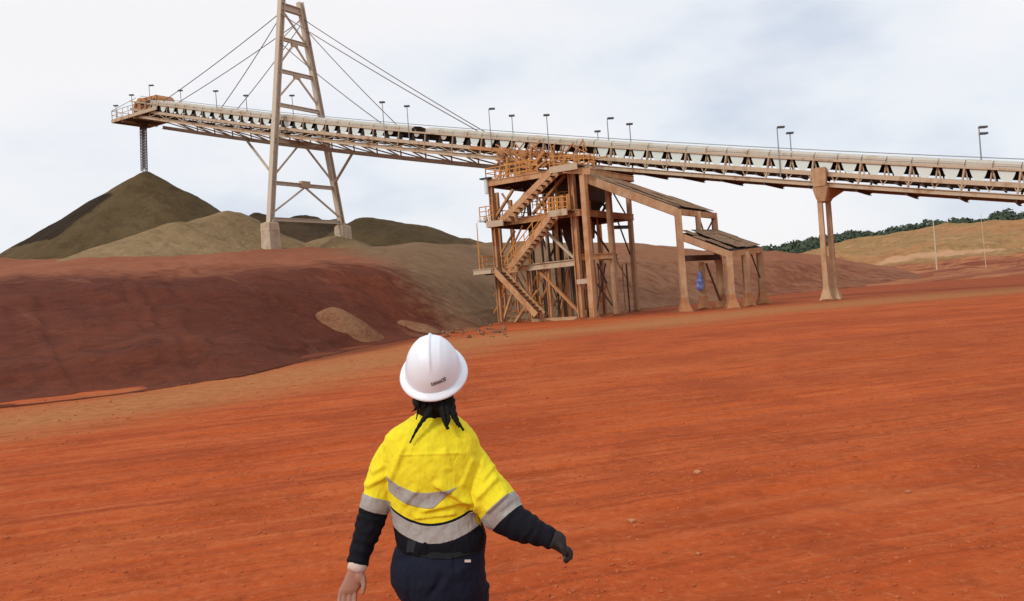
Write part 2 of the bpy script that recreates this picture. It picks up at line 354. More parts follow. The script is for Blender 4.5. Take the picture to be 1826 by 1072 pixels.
def polydist(x, y, pts):
    d = np.full(np.shape(x), 1e9)
    for (x0, y0), (x1, y1) in zip(pts[:-1], pts[1:]):
        dx, dy = x1 - x0, y1 - y0; tt = np.clip(((x - x0) * dx + (y - y0) * dy) / (dx * dx + dy * dy), 0, 1)
        d = np.minimum(d, np.hypot(x - x0 - tt * dx, y - y0 - tt * dy))
    return d
trk = [gpt(-250, 790), gpt(0, 756), gpt(200, 724), gpt(430, 688), gpt(640, 648), gpt(790, 618), gpt(950, 596), gpt(1120, 583), gpt(1300, 562), gpt(1480, 546), gpt(1700, 526), gpt(1900, 512)]
dt = polydist(V[:, 0], V[:, 1], trk); rv = np.hypot(V[:, 0], V[:, 1]); wdt = 4.2 + 0.07 * rv + np.clip(rv - 48, 0, 40) * .16
trackv = np.clip(1.15 - dt / wdt, 0, 1)
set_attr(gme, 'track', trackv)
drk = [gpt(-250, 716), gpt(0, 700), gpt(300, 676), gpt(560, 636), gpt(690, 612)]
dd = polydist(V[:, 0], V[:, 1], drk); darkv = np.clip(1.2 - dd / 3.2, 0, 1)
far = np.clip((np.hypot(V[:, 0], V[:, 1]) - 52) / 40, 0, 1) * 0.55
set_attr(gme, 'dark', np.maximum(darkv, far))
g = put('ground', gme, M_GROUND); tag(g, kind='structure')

# ------------------------------------------------------------------ landforms
def landform(name, table, mat, us, nprof, amp, seed, attrs=None, back=70, gully=0.35, drop=0.06):
    """table rows: (u, [(elevation px above eye level, distance), ...]) read from toe to crest; the back falls gently away"""
    K = len(table[0][1]); cols = []
    tu = [r[0] for r in table]; prof = np.linspace(0, 1, nprof)
    V = np.zeros((nprof + 6, len(us), 3)); PT = np.zeros((nprof + 6, len(us)))
    for j, u in enumerate(us):
        el = [float(np.interp(u, tu, [r[1][k][0] for r in table])) for k in range(K)]
        Ds = [float(np.interp(u, tu, [r[1][k][1] for r in table])) for k in range(K)]
        rx = (u - CU) / FPX / cR      # direction on the horizon line
        kk = np.linspace(0, 1, K)
        D = np.interp(prof, kk, Ds); zs = [CZ + e_ / FPX * d_ for e_, d_ in zip(el, Ds)]; Z = np.interp(prof, kk, zs)
        ker = np.hanning(nprof // 6 * 2 + 3); ker /= ker.sum(); h_ = len(ker) // 2
        Zp = np.convolve(np.pad(Z, h_, mode='edge'), ker, 'valid'); Dp = D
        V[:nprof, j, 0] = rx * D; V[:nprof, j, 1] = D; V[:nprof, j, 2] = Zp
        for i in range(6):
            q = (i + 1) / 6; V[nprof + i, j] = (rx * (Ds[-1] + back * q), Ds[-1] + back * q, zs[-1] - drop * back * q ** 1.5)
        PT[:nprof, j] = prof; PT[nprof:, j] = 1
    # columns smoothed sideways
    ker = np.hanning(27); ker /= ker.sum()
    for i in range(V.shape[0]):
        for c_ in (1, 2): V[i, :, c_] = np.convolve(np.pad(V[i, :, c_], 13, mode='reflect', reflect_type='odd'), ker, 'valid')
    V[..., 0] = ((np.array(us) - CU) / FPX / cR)[None, :] * V[..., 1]
    X, Y = V[..., 0], V[..., 1]; mask = np.clip(PT * 6, 0, 1) * np.where(PT >= 1, 0.6, 1)
    n = amp * fbm(X * 0.09, Y * 0.09, oct=5, seed=seed)
    lat = X / np.maximum(Y, 1)
    n += gully * vnoise(lat * 90 + PT * 14 + 0.8 * vnoise(X * .2, Y * .2, seed=seed + 5), Y * 0.03, seed=seed + 9) * np.sin(np.clip(PT, 0, 1) * math.pi)
    V[..., 2] += n * mask; V[0, :, 2] -= 0.35
    me = mesh_np(name, V.reshape(-1, 3), [f[::-1] for f in grid_faces(V.shape[0], V.shape[1])])
    for k_, fn in (attrs or {}).items(): set_attr(me, k_, fn(np.tile(us, V.shape[0]), PT.ravel()))
    return tag(put(name, me, mat), kind='structure')
def Tg(D): return -CZ * FPX / D
def bk(u, toe, me_, mD, cv, cD, abs_el=None):
    ce = abs_el if abs_el is not None else hor(u) - cv
    return (u, [(Tg(toe - 6), toe - 6), ((.45 - CZ) * FPX / (toe + .8), toe + .8), (me_, mD), (lerp(me_, ce, .55), lerp(mD, cD, .5)), (ce, cD)])
bank_tab = [bk(-900, 30, 92, 50, 0, 92, 148), bk(0, 29, 92, 49, 460, 92), bk(130, 30, 92, 50, 454, 92), bk(250, 31, 90, 51, 447, 93), bk(450, 35, 84, 54, 440, 94), bk(600, 46, 70, 63, 437, 95), bk(700, 55, 62, 68, 436, 98),
    bk(780, 60, 52, 76, 431, 108), bk(850, 68, 45, 86, 430, 118), bk(905, 83, 40, 98, 431, 122), bk(950, 86, 42, 102, 431, 125), bk(1060, 88, 50, 106, 427, 128), bk(1145, 90, 45, 108, 432, 128), bk(1195, 97, 35, 112, 441, 126),
    bk(1300, 110, 30, 122, 443, 140), bk(1400, 122, 22, 132, 449, 150), bk(1460, 128, 18, 138, 453, 155), bk(1530, 134, 6, 146, 468, 160), bk(1640, 140, -10, 150, 486, 166)]
sstep = lambda x, a, b: np.clip((x - a) / (b - a), 0, 1) ** 2 * (3 - 2 * np.clip((x - a) / (b - a), 0, 1))
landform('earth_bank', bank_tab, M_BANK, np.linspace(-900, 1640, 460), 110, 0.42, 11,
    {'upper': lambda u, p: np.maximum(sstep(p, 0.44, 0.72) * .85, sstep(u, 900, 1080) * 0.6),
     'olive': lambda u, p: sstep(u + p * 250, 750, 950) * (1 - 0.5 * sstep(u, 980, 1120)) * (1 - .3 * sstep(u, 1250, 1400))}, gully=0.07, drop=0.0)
def hl(u, ce, cD, le, lD):
    return (u, [(Tg(128), 128), (lerp(Tg(128), le, .6), lD - 22), (le, lD), (le + 15, lD + 7), (lerp(le + 15, ce, .62), lerp(lD + 7, cD, .5)), (ce, cD)])
hill_tab = [hl(1150, 20, 250, 0, 190), hl(1330, 36, 250, 3, 190), hl(1427, 46, 252, 6, 190), hl(1500, 59, 255, 10, 190), hl(1560, 68, 258, 13, 188), hl(1640, 76, 262, 15, 186), hl(1740, 80, 266, 17, 184), hl(1826, 82, 270, 20, 182), hl(2300, 88, 280, 26, 178), hl(2900, 90, 290, 28, 175)]
landform('grassy_hill', hill_tab, M_HILL, np.linspace(1150, 2900, 300), 110, 0.9, 21,
    {'ledge': lambda u, p: np.exp(-((p - 0.44) / 0.075) ** 2) * sstep(u, 1540, 1600), 'low': lambda u, p: 1 - sstep(p, 0.24, 0.40)}, back=120, gully=0.3)
wood_top = [(1150, 470), (1355, 437), (1440, 421), (1500, 411), (1540, 406), (1596, 400), (1641, 391), (1676, 388), (1708, 386), (1754, 383), (1777, 374), (1826, 373), (2100, 345), (2500, 325)]
def wd(u, drop): return hor(u) - float(np.interp(u, [a for a, b in wood_top], [b for a, b in wood_top])) - drop
landform('wooded_ridge', [(u, [(-8, 300), (wd(u, 40), 380), (wd(u, 22), 410), (wd(u, 12), 470)]) for u in (1150, 1355, 1440, 1540, 1596, 1641, 1708, 1754, 1777, 1826, 2100, 2500)], M_FAR, np.linspace(1150, 2500, 120), 30, 1.0, 31, back=200, gully=0)
# far wood: crowns of leaf clumps, one mass at 400 m
rng = np.random.default_rng(4)
LV, LF = [], []
def crown(c, r, hgt, n):
    base = rng.normal(size=(n, 3)); base /= np.linalg.norm(base, axis=1)[:, None]
    base[:, 2] = np.abs(base[:, 2]) * 0.95 - 0.25
    rad = (0.72 + 0.36 * rng.random(n))[:, None]
    pos = np.array(c) + base * rad * np.array([r, r, hgt])
    for p, d in zip(pos, base):
        s_ = r * (0.14 + 0.14 * rng.random()); a = rng.normal(size=3); a -= d * a.dot(d) * 0.7; a /= np.linalg.norm(a); b_ = np.cross(d, a); b_ /= np.linalg.norm(b_) + 1e-6
        k = len(LV); LV.extend([p + a * s_, p + b_ * s_ * .8 + d * .15 * r, p - a * s_, p - b_ * s_ * .8 - d * .1 * r, p + d * s_ * 0.7]); LF.extend([(k, k+1, k+4), (k+1, k+2, k+4), (k+2, k+3, k+4), (k+3, k, k+4)])
for i in range(950):
    u = 1340 + (2350 - 1340) * (i + rng.random()) / 950; lay = rng.random(); D = 385 + 85 * lay
    e_ = wd(u, lerp(34, 12, lay)) ; r = 1.8 + 2.6 * rng.random() ** 1.6
    c = P(u, hor(u) - e_, D); crown((c.x, c.y, c.z + r * 0.1), r, r * (0.8 + 0.5 * rng.random()), 56)
me = bpy.data.meshes.new('far_wood'); me.from_pydata([tuple(p) for p in LV], [], LF)
tag(put('far_wood', me, M_LEAF), 'dark green wood along the far ridge behind the tan hill', 'wood', kind='stuff')

# ------------------------------------------------------------------ ore stockpiles
def heap(name, cones, base_z, mat, label, seed, group='ore stockpiles', slope=0.65, step=0.55, soft=0.5, mat2=None, amp=0.25, loc=None):
    C = [(P(u, v, D), k) for u, v, D, k in cones]
    x0 = min(c.x - (c.z - base_z) / (slope * k) for c, k in C) - 2; x1 = max(c.x + (c.z - base_z) / (slope * k) for c, k in C) + 2
    y0 = min(c.y - (c.z - base_z) / (slope * k) for c, k in C) - 2; y1 = max(c.y + (c.z - base_z) / (slope * k) for c, k in C) + 2
    xs, ys = np.arange(x0, x1, step), np.arange(y0, y1, step); X, Y = np.meshgrid(xs, ys)
    Z = np.full(X.shape, -99.0); acc = np.zeros(X.shape)
    for c, k in C:
        d = np.hypot(X - c.x, Y - c.y); an = np.arctan2(Y - c.y, X - c.x)
        rr = np.sqrt(d * d + soft * soft) - soft
        z = c.z - slope * k * rr * (1 + 0.035 * vnoise(an * 4, 0 * an + seed, seed=seed)) + 0.12 * np.clip(d / 4, 0, 1) * vnoise(an * 26, d * .12, seed=seed + 1)
        acc += np.exp(np.clip((z - base_z) * 1.6, -40, 60))
    Z = base_z + np.log(acc) / 1.6
    Z += amp * fbm(X * .25, Y * .25, oct=4, seed=seed + 2) * np.clip((Z - base_z) / 2, 0, 1)
    keep = Z > base_z - 0.9; idx = -np.ones(X.shape, int); idx[keep] = np.arange(keep.sum())
    fs = []
    for i in range(X.shape[0] - 1):
        for j in range(X.shape[1] - 1):
            q = (idx[i, j], idx[i, j+1], idx[i+1, j+1], idx[i+1, j])
            if min(q) >= 0: fs.append(q)
    o = Vector((C[0][0].x, C[0][0].y, base_z)); ann = (np.degrees(np.arctan2(Y - o.y, X - o.x)) % 360)[keep]; hh = ((Z - 10.0) / (C[0][0].z - 10.0))[keep]
    V = np.stack([X[keep] - o.x, Y[keep] - o.y, Z[keep] - o.z], 1)
    me = mesh_np(name, V, fs); set_attr(me, 'dark_flank', np.exp(-((ann - 226) / 30) ** 4) * sstep(hh, .16, .26) * (1 - sstep(hh, .66, .80)))
    return tag(put(name, me, mat, None, o), label, 'stockpile', group)
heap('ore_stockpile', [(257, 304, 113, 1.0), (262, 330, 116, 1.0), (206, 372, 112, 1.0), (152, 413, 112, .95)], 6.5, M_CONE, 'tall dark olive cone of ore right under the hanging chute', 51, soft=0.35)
heap('ore_stockpile', [(403, 379, 103, 1.0), (372, 388, 100, 1.0), (318, 402, 95, .85), (258, 424, 91, .7), (436, 396, 107, 1.0), (215, 438, 89, .6)], 6.5, M_ORETAN, 'low tan heap with rounded humps between the cone and the pylon', 52, soft=2.2, amp=.3)
heap('ore_stockpile', [(458, 379, 128, 1.0), (480, 390, 128, 1)], 6.5, M_OREBROWN, 'small dark peak of ore just left of the pylon leg', 53)
heap('ore_stockpile', [(505, 396, 122, .9), (528, 394, 124, .9), (545, 396, 124, .9), (565, 395, 124, .9), (600, 397, 124, .9)], 6.5, M_OREBROWN, 'dark brown ore ridge framed between the two pylon legs', 54, amp=.5)
heap('ore_stockpile', [(640, 394, 118, .8), (668, 391, 118, .8), (700, 399, 118, .8), (735, 406, 118, .8), (764, 411, 118, 1.0)], 6.5, M_OREDARK, 'long flat-topped olive heap to the right of the pylon', 55, soft=1.5, amp=.3)
heap('ore_stockpile', [(590, 424, 104, .9), (604, 426, 104, .9), (568, 430, 104, .9)], 6.5, M_ORETAN, 'small tan mound at the foot of the right pylon leg', 56, soft=1.2)
heap('ore_stockpile', [(796, 423, 132, .8), (830, 428, 132, .6)], 6.5, M_OREDARK, 'faint brown hump on the bank crest left of the stair tower', 57, soft=1.5)
def spoil(cones, base, label, seed, slope=0.5, soft=.5):
    return tag(heap('spoil_heap', cones, base, M_SAND, label, seed, slope=slope, step=0.2, soft=soft, amp=0.3), label, 'spoil heap', 'sandy spoil at the foot of the bank')
spoil([(578, 571, 50.4, 1.9), (591, 567, 50.6, 1.7), (603, 574, 50.5, 1.7), (614, 583, 50.2, 1.6)], 0.5, 'pale sandy mound at the toe of the red bank', 61)
spoil([(712, 583, 58, 2.0), (722, 586, 58, 1.6), (744, 592, 58, 1.4), (766, 596, 58, 1.3)], 0.0, 'low pale spoil ridge behind the white hard hat', 62, soft=.3)
spoil([(800, 595, 61, .8), (828, 593, 62, .8), (852, 593, 63, .8)], -.1, 'broken rubbly spoil strip beside the stair tower foot', 63, soft=.3)

# ------------------------------------------------------------------ conveyor gallery
random.seed(7)
d2 = Vector((-0.8355, 0.548, 0)).normalized(); n2 = Vector((-d2.y * -1, -d2.x, 0)); n2 = Vector((0.548, 0.8355, 0)).normalized()
G0 = Vector((34.0, 59.5, 0)); UP = Vector((0, 0, 1))
def on_plane(u, v, o, nrm, b=0.0):
    rx, rz = ray(u, v); r = Vector((rx, 1, rz)); c = Vector((0, 0, CZ)); oo = Vector((o.x, o.y, 0))
    D = ((oo - c).dot(nrm) + b) / r.dot(nrm); return c + r * D
def gs(u, v, n=0.0):
    p = on_plane(u, v, G0, n2, n); return (p - G0).dot(d2), p.z
zc = [gs(u, v) for u, v in ((233, 211), (300, 218), (480, 237), (620, 255), (800, 276), (890, 286), (1100, 312), (1300, 326), (1463, 337), (1650, 342), (1800, 348))]
qf = np.polyfit([a for a, b in zc], [b for a, b in zc], 2)
def gz(s): return float(np.polyval(qf, s))
def gpnt(s, n, z): 
    t = gtan(s); return G0 + d2 * s + n2 * n + UP * gz(s) + (n2.cross(t).normalized() * -1 if False else UP) * z
def gtan(s):
    k = (gz(s + .05) - gz(s - .05)) / .1; return (d2 + UP * k).normalized()
def gmat(s):
    t = gtan(s); y = n2; z = t.cross(y).normalized(); z = z if z.z > 0 else -z; x = y.cross(z)
    o = G0 + d2 * s + UP * gz(s); m = Matrix(((x.x, y.x, z.x, o.x), (x.y, y.y, z.y, o.y), (x.z, y.z, z.z, o.z), (0, 0, 0, 1))); return m
S_HEAD = gs(234, 209)[0]; S_END = -16.0; PITCH = 1.69; GW = 4.6
S_MID = gs(905, 288)[0]          # the gallery changes section above the stair tower
gal = thing('conveyor_gallery', 'long raised conveyor gallery with white cladding sloping up across the whole picture', 'conveyor', gpnt(gs(1463, 337)[0], 2.3, 0))
Lg = WORLD[gal.name]
def gplace(name, me, s, mat=None): return put(name, me, mat, gal, matrix=gmat(s))
def local_mesh(name, fn, mat, smooth=False):
    b = MB(); fn(b); me = b.mesh(name, (0, 0, 0), smooth); me.materials.append(mat); return me
# long members, in lengths of about 7 m so that they follow the curve
ss = np.linspace(S_END, S_HEAD, 18)
zfc = [gs(u, v, GW) for u, v in ((291, 228), (381, 240), (480, 254), (551, 263), (627, 273), (740, 284), (860, 296))]
qf2 = np.polyfit([a for a, b in zfc], [b for a, b in zfc], 2)
def zlow(s): return float(np.polyval(qf2, s)) - gz(s)      # the left span's far chord hangs lower
for n_, w_, h_ in ((0.0, .26, .36), (GW, .26, .36)):
    for a, b in zip(ss[:-1], ss[1:]):
        if n_ > 0 and b > S_MID:
            if a > S_MID - 4: MB().ibeam(gpnt(a, n_, zlow(a)), gpnt(b, n_, zlow(b)), .3, .46, .06).build('bottom_chord', M_TOWER, gal)
            continue
        MB().ibeam(gpnt(a, n_, .18), gpnt(b, n_, .18), w_, h_, .05).build('bottom_chord', M_GIRDER, gal)
for n_ in (0.02, 2.35, GW - .05):
    for a, b in zip(ss[:-1], ss[1:]):
        MB().beam(gpnt(a, n_, .98), gpnt(b, n_, .98), .20, .34).build('stringer', M_ORANGE if (S_MID - 12 < a < S_MID + 2) else M_GIRDER, gal)
for a, b in zip(ss[:-1], ss[1:]):
    MB().beam(gpnt(a, -0.06, 2.02), gpnt(b, -0.06, 2.02), .10, .16).build('cover_rail', M_GIRDER, gal)
    MB().tube([gpnt(a, 1.5, 2.92), gpnt(b, 1.5, 2.92)], .035, 5).build('hand_line', M_GREYPOLE, gal)
# belt trough
b_ = MB(); sb = np.linspace(S_END, S_HEAD - 1.5, 60)
prof = [(0.36, 2.06), (0.72, 1.44), (1.73, 1.44), (2.09, 2.06), (2.02, 2.09), (1.69, 1.52), (0.76, 1.52), (.43, 2.09)]
b_.loft([[gpnt(s, n_, z_) for n_, z_ in prof] for s in sb]); b_.build('belt', M_BLACK, gal)
b_ = MB(); prof = [(0.5, 1.08), (1.95, 1.08), (1.95, 1.13), (.5, 1.13)]
b_.loft([[gpnt(s, n_, z_) for n_, z_ in prof] for s in sb]); b_.build('return_belt', M_BLACK, gal)
# cladding hood sheets
def hood(b):
    L_ = PITCH - .012; pr_ = [(-.10, 2.03), (-.10, 2.36), (.30, 2.56), (1.22, 2.66), (2.14, 2.56), (2.54, 2.36), (2.54, 2.03)]
    pi_ = [(-.07, 2.03), (-.07, 2.34), (.31, 2.53), (1.22, 2.63), (2.13, 2.53), (2.51, 2.34), (2.51, 2.03)]; k = len(pr_); vs = [(x, n_, z) for x in (-L_/2, L_/2) for q in (pr_, pi_) for n_, z in q]; fs = []
    def I(e, o, i): return e * 2 * k + o * k + i
    for i in range(k - 1):
        fs += [(I(0,0,i), I(0,0,i+1), I(1,0,i+1), I(1,0,i)), (I(0,1,i+1), I(0,1,i), I(1,1,i), I(1,1,i+1)), (I(0,0,i+1), I(0,0,i), I(0,1,i), I(0,1,i+1)), (I(1,0,i), I(1,0,i+1), I(1,1,i+1), I(1,1,i))]
    for i in (0, k - 1): fs.append((I(0,0,i), I(1,0,i), I(1,1,i), I(0,1,i)))
    b.add(vs, fs)
    b.beam((-L_/2 + .04, -.115, 2.04), (-L_/2 + .04, -.115, 2.36), .06, .03); b.beam((-L_/2, -.112, 2.20), (L_/2, -.112, 2.20), .02, .03)
HOODS = []
for i in range(5):
    me_ = local_mesh('hood_sheet', hood, M_HOOD)
    rh = random.Random(i)
    for v_ in me_.vertices: v_.co.z += rh.uniform(-.02, .02); v_.co.y += rh.uniform(-.015, .015)
    HOODS.append(me_)
# U-shaped guard panels
def panel(wt, wb, z0, skew=0.0):
    def f(b):
        pts = []
        for i in range(13):
            t = i / 12; a = math.pi * t
            x = -math.cos(a); z = -math.sin(a) ** .55
            pts.append((x * lerp(wb, wt, (1 + z) ** 1.0) + skew * (-z) * .12, 1.98 + z * (1.98 - z0)))
        pts = [(-wt - .04, 1.98)] + pts[1:-1] + [(wt + .04, 1.98)]
        n = len(pts); vs = [(x, y, z) for y in (0.015, 0.045) for x, z in pts]
        fs = [tuple(range(n)), tuple(range(2*n - 1, n - 1, -1))] + [(i, n + i, n + (i+1) % n, (i+1) % n) for i in range(n)]
        b.add(vs, fs)
    return f
PAN_L = local_mesh('guard_panel', panel(.56, .42, 1.16), M_PANEL); PAN_R = local_mesh('guard_panel', panel(.56, .36, 1.06, 1), M_PANEL)
def bracket(b):   # idler stand seen in the gaps: leaning bracket and a post
    b.beam((.30, .22, 1.14), (.02, .22, 1.92), .07, .10); b.beam((-.02, .22, 1.14), (-.02, .22, 1.95), .09, .09)
    b.beam((.30, 2.2, 1.14), (.02, 2.2, 1.92), .07, .10); b.beam((0, .25, 1.50), (0, 2.2, 1.50), .10, .08)
BRKR = local_mesh('idler_stand', bracket, M_GIRDER)
def bell(b):      # closed dark bell-shaped stand of the left span
    b.beam((0, .24, 1.5), (0, 2.02, 1.5), .1, .08)
    for y in (.22, 2.0):
        pts = [(-.36, 1.14), (-.22, 1.32), (-.15, 1.75), (-.11, 1.98), (.11, 1.98), (.15, 1.75), (.22, 1.32), (.36, 1.14)]; n = len(pts)
        b.add([(x, yy, z) for yy in (y, y + .05) for x, z in pts], [tuple(range(n)), tuple(range(2*n-1, n-1, -1))] + [(i, n+i, n+(i+1) % n, (i+1) % n) for i in range(n)])
    
BRKL = local_mesh('idler_stand', bell, M_BLACK)
def roller(b): b.tube([(0, .75, 1.0), (0, 1.7, 1.0)], .09, 8); b.tube([(0, .3, 1.58), (0, .8, 1.52)], .08, 8); b.tube([(0, .8, 1.52), (0, 1.65, 1.52)], .08, 8)
ROL = local_mesh('idler_roller', roller, M_GIRDER)
def ret(b):       # return idler hanger below the stringer
    b.beam((0, .02, .82), (.05, .02, .58), .10, .06); b.beam((-.12, .02, .62), (.2, .02, .55), .06, .09); b.tube([(0.05, .1, .58), (.05, 2.0, .58)], .07, 6)
RET = local_mesh('return_hanger', ret, M_DARK)
def hang(b):
    b.beam((-.25, 0, .82), (0, 0, .42), .07, .06); b.beam((.25, 0, .82), (0, 0, .42), .07, .06)
HANG = local_mesh('hanger_brace', hang, M_GIRDER)
def post(b): b.beam((0, -.05, .36), (0, -.05, 1.96), .10, .12)
POST = local_mesh('gallery_post', post, M_GIRDER)
def fpost(b): b.beam((0, GW, .36), (0, GW, .83), .10, .12); b.tube([(0, GW, 1.1), (0, GW, 2.2)], .03, 5); b.tube([(-PITCH, GW, 2.2), (PITCH, GW, 2.2)], .025, 5); b.tube([(-PITCH, GW, 1.7), (PITCH, GW, 1.7)], .02, 5)
FPOST = local_mesh('walkway_rail', fpost, M_GIRDER)
def deck(b): b.box((0, 3.45, 1.18), PITCH * 2 - .03, 2.0, .05)
DECK = local_mesh('walkway_grating', deck, M_DARK)
def cross(b): b.ibeam((0, .13, .20), (0, GW - .13, .20), .16, .26, .04)
CROSS = local_mesh('cross_beam', cross, M_GIRDER)
def crossr(b): b.ibeam((0, -.35, -.10), (0, GW + .3, -.10), .22, .20, .04)
CROSSR = local_mesh('cross_beam', crossr, M_DARK)
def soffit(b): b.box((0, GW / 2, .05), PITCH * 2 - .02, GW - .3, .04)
SOFF = local_mesh('dark_underside_plate', soffit, M_DARK)
def diag(sg):
    return lambda b: b.beam((-PITCH, .13 if sg > 0 else GW - .13, .16), (PITCH, GW - .13 if sg > 0 else .13, .16), .09, .10)
DG = [local_mesh('bottom_brace', diag(1), M_GIRDER), local_mesh('bottom_brace', diag(-1), M_GIRDER)]
def lace(sg):
    return lambda b: b.beam((-PITCH / 2, GW, .36 if sg > 0 else .82), (PITCH / 2, GW, .82 if sg > 0 else .36), .07, .07)
LC = [local_mesh('side_lacing', lace(1), M_GIRDER), local_mesh('side_lacing', lace(-1), M_GIRDER)]
def lace_n(sg):
    return lambda b: b.beam((-PITCH / 2, .0, .34 if sg > 0 else .83), (PITCH / 2, .0, .83 if sg > 0 else .34), .075, .06)
LN = [local_mesh('side_lacing', lace_n(1), M_GIRDER), local_mesh('side_lacing', lace_n(-1), M_GIRDER)]
def left_bay(sm, k):     # inclined lacing from the near girder down to the low far chord
    if sm > S_HEAD - 6: return
    for a, b in ((-1, 0), (1, 0)):
        p = gpnt(sm + a * PITCH * .95, .25, .08); q = gpnt(sm, GW - .1, zlow(sm) + .15); MB().beam(p, q, .11, .11).build('bottom_brace', M_GIRDER, gal)
    MB().beam(gpnt(sm, .15, .2), gpnt(sm, GW - .05, .62), .12, .2).build('cross_beam', M_DARK, gal)
    MB().beam(gpnt(sm, GW, zlow(sm) + .2), gpnt(sm, GW - .05, .85), .12, .12).build('far_post', M_GIRDER, gal)
    b = MB(); slab(b, [gpnt(sm - PITCH, .16, 0), gpnt(sm + PITCH - .02, .16, 0), gpnt(sm + PITCH - .02, 1.3, .12), gpnt(sm - PITCH, 1.3, .12)], .0, .03); b.build('dark_underside_plate', M_DARK, gal)  # dark strip added as the shadow line under the near girder
k = 0; s = S_END + .8
while s < S_HEAD - 4.0:
    left = s > S_MID
    torn = gs(810, 240)[0] < s < gs(690, 230)[0] or gs(1045, 270)[0] < s < gs(925, 255)[0]     # stretches where the guards are missing
    if not (gs(757, 236)[0] < s < gs(735, 234)[0]): gplace('hood_sheet', random.choice(HOODS), s)
    if not torn: gplace('guard_panel', PAN_L if left else PAN_R, s)
    if torn and k % 2: gplace('guard_panel', local_mesh('guard_panel', panel(.36, .30, 1.35 + .2 * random.random()), M_HOOD), s + .3)
    sm = s + PITCH / 2
    gplace('idler_stand', BRKL if left else BRKR, sm); gplace('idler_roller', ROL, sm); gplace('return_hanger', RET, s if not left else sm)
    if left: gplace('side_lacing', LN[k % 2], s)
    else:
        gplace('hanger_brace', HANG, sm)
    if k % 2 == 0:
        gplace('gallery_post', POST, sm); gplace('walkway_rail', FPOST, sm); gplace('walkway_grating', DECK, sm)
        if left: left_bay(sm, k)
        else: gplace('dark_underside_plate', SOFF, sm); gplace('cross_beam', CROSSR, sm)
    s += PITCH; k += 1
# head end: platform, housing, rails
zp = gz(S_HEAD) - .05
def hp(a, n_, z): return G0 + d2 * (S_HEAD + a) + n2 * n_ + UP * (zp + z)
b_ = MB()
slab(b_, [hp(-4.5, -.3, 0), hp(3.6, -.3, 0), hp(3.6, GW + .3, 0), hp(-4.5, GW + .3, 0)], -.12, .0); b_.build('head_platform', M_DARK, gal)
b_ = MB()
for n_ in (-.4, GW + .4): b_.beam(hp(-6, n_, .02), hp(3.7, n_, .02), .16, .42)
b_.beam(hp(3.7, -.32, .02), hp(3.7, GW + .32, .02), .16, .42); b_.beam(hp(-1, -.3, -.25), hp(-1, GW + .3, -.25), .2, .25); b_.beam(hp(1.6, -.3, -.25), hp(1.6, GW + .3, -.25), .2, .25)
b_.build('platform_edge_beam', M_GIRDER, gal)
b_ = MB()
prof = [(-5.6, 1.75), (-5.2, 2.2), (-2.6, 2.3), (-1.4, 2.5), (-.4, 1.8), (-.2, .6), (-.6, .3), (-5.6, .75)]
b_.loft([[hp(a, n_, z - .25) for a, z in prof] for n_ in (.25, 2.6)]); b_.build('head_housing', M_ORANGE, gal)
for a in (-5.3, -4.2, -3.1, -2.0, -.9):
    MB().beam(hp(a, .12, .25), hp(a, .12, 1.9), .18, .18).build('housing_post', M_ORANGE, gal)
for a0 in (-4.75, -3.65, -2.55):
    MB().box(hp(a0, .2, 1.25), .5, .08, .7, Matrix.Rotation(math.atan2(d2.y, d2.x), 3, 'Z')).build('housing_opening', M_BLACK, gal)
def rail(pts, parent, mat=M_RAIL, h=1.1, post=1.3, r=.042, name='handrail', mids=1):
    b = MB(); pts = [Vector(p) for p in pts]
    for a, c in zip(pts[:-1], pts[1:]):
        n = max(1, round((c - a).length / post))
        for i in range(n + 1): q = a.lerp(c, i / n); b.tube([q, q + UP * h], r, 5)
        b.tube([a + UP * h, c + UP * h], r, 5)
        for m in range(mids): b.tube([a + UP * h * (m + 1) / (mids + 1), c + UP * h * (m + 1) / (mids + 1)], r * .8, 5)
    return b.build(name, mat, parent)
rail([hp(-6, -.38, .2), hp(3.6, -.38, .2), hp(3.6, GW + .38, .2), hp(-4, GW + .38, .2)], gal, M_GIRDER, 1.15, 1.2, .04)
b_ = MB()
b_.tube([hp(3.6, -.38, 1.4), hp(-1.2, .1, 2.3)], .035, 5); b_.tube([hp(3.6, GW, 1.9), hp(-1.2, 2.6, 2.3)], .03, 5); b_.build('guy_line', M_GREYPOLE, gal)
# hanging telescopic chute
cpx = hp(1.2, 2.5, 0); ctop = zp - .1; cbot = P(252, 306, cpx.y).z
b_ = MB(); b_.tube([Vector((cpx.x, cpx.y, ctop)), Vector((cpx.x, cpx.y, ctop - 1.0))], [.75, .42], 8)
b_.build('chute_collar', M_DARK, gal)
ch = MB()
for i in range(4):
    a = math.pi / 4 + math.pi / 2 * i; ox = Vector((math.cos(a), math.sin(a), 0)) * .42
    ch.tube([Vector((cpx.x, cpx.y, ctop - .6)) + ox, Vector((cpx.x, cpx.y, cbot)) + ox], .07, 5)
nz = 16
for j in range(nz):
    z0, z1 = lerp(ctop - .7, cbot, j / nz), lerp(ctop - .7, cbot, (j + 1) / nz)
    c0 = [Vector((cpx.x, cpx.y, z0)) + Vector((math.cos(math.pi/4 + math.pi/2*i), math.sin(math.pi/4 + math.pi/2*i), 0)) * .42 for i in range(4)]
    for i in range(4):
        ch.beam(c0[i], c0[(i+1) % 4], .06, .08)
        if i % 2: ch.beam(c0[i], c0[(i+1) % 4] + UP * (z1 - z0), .045, .045)
        else: ch.beam(c0[(i+1) % 4], c0[i] + UP * (z1 - z0), .045, .045)
ch.v = [(x + (z - ctop) * .05, y, z) for x, y, z in ch.v]
ch.build('drop_chute', M_GREYPOLE, gal)
MB().tube([Vector((cpx.x, cpx.y, ctop - .7)), Vector((cpx.x + (cbot - ctop) * .05, cpx.y, cbot + .4))], .17, 8).build('chute_pipe', M_DARK, gal)

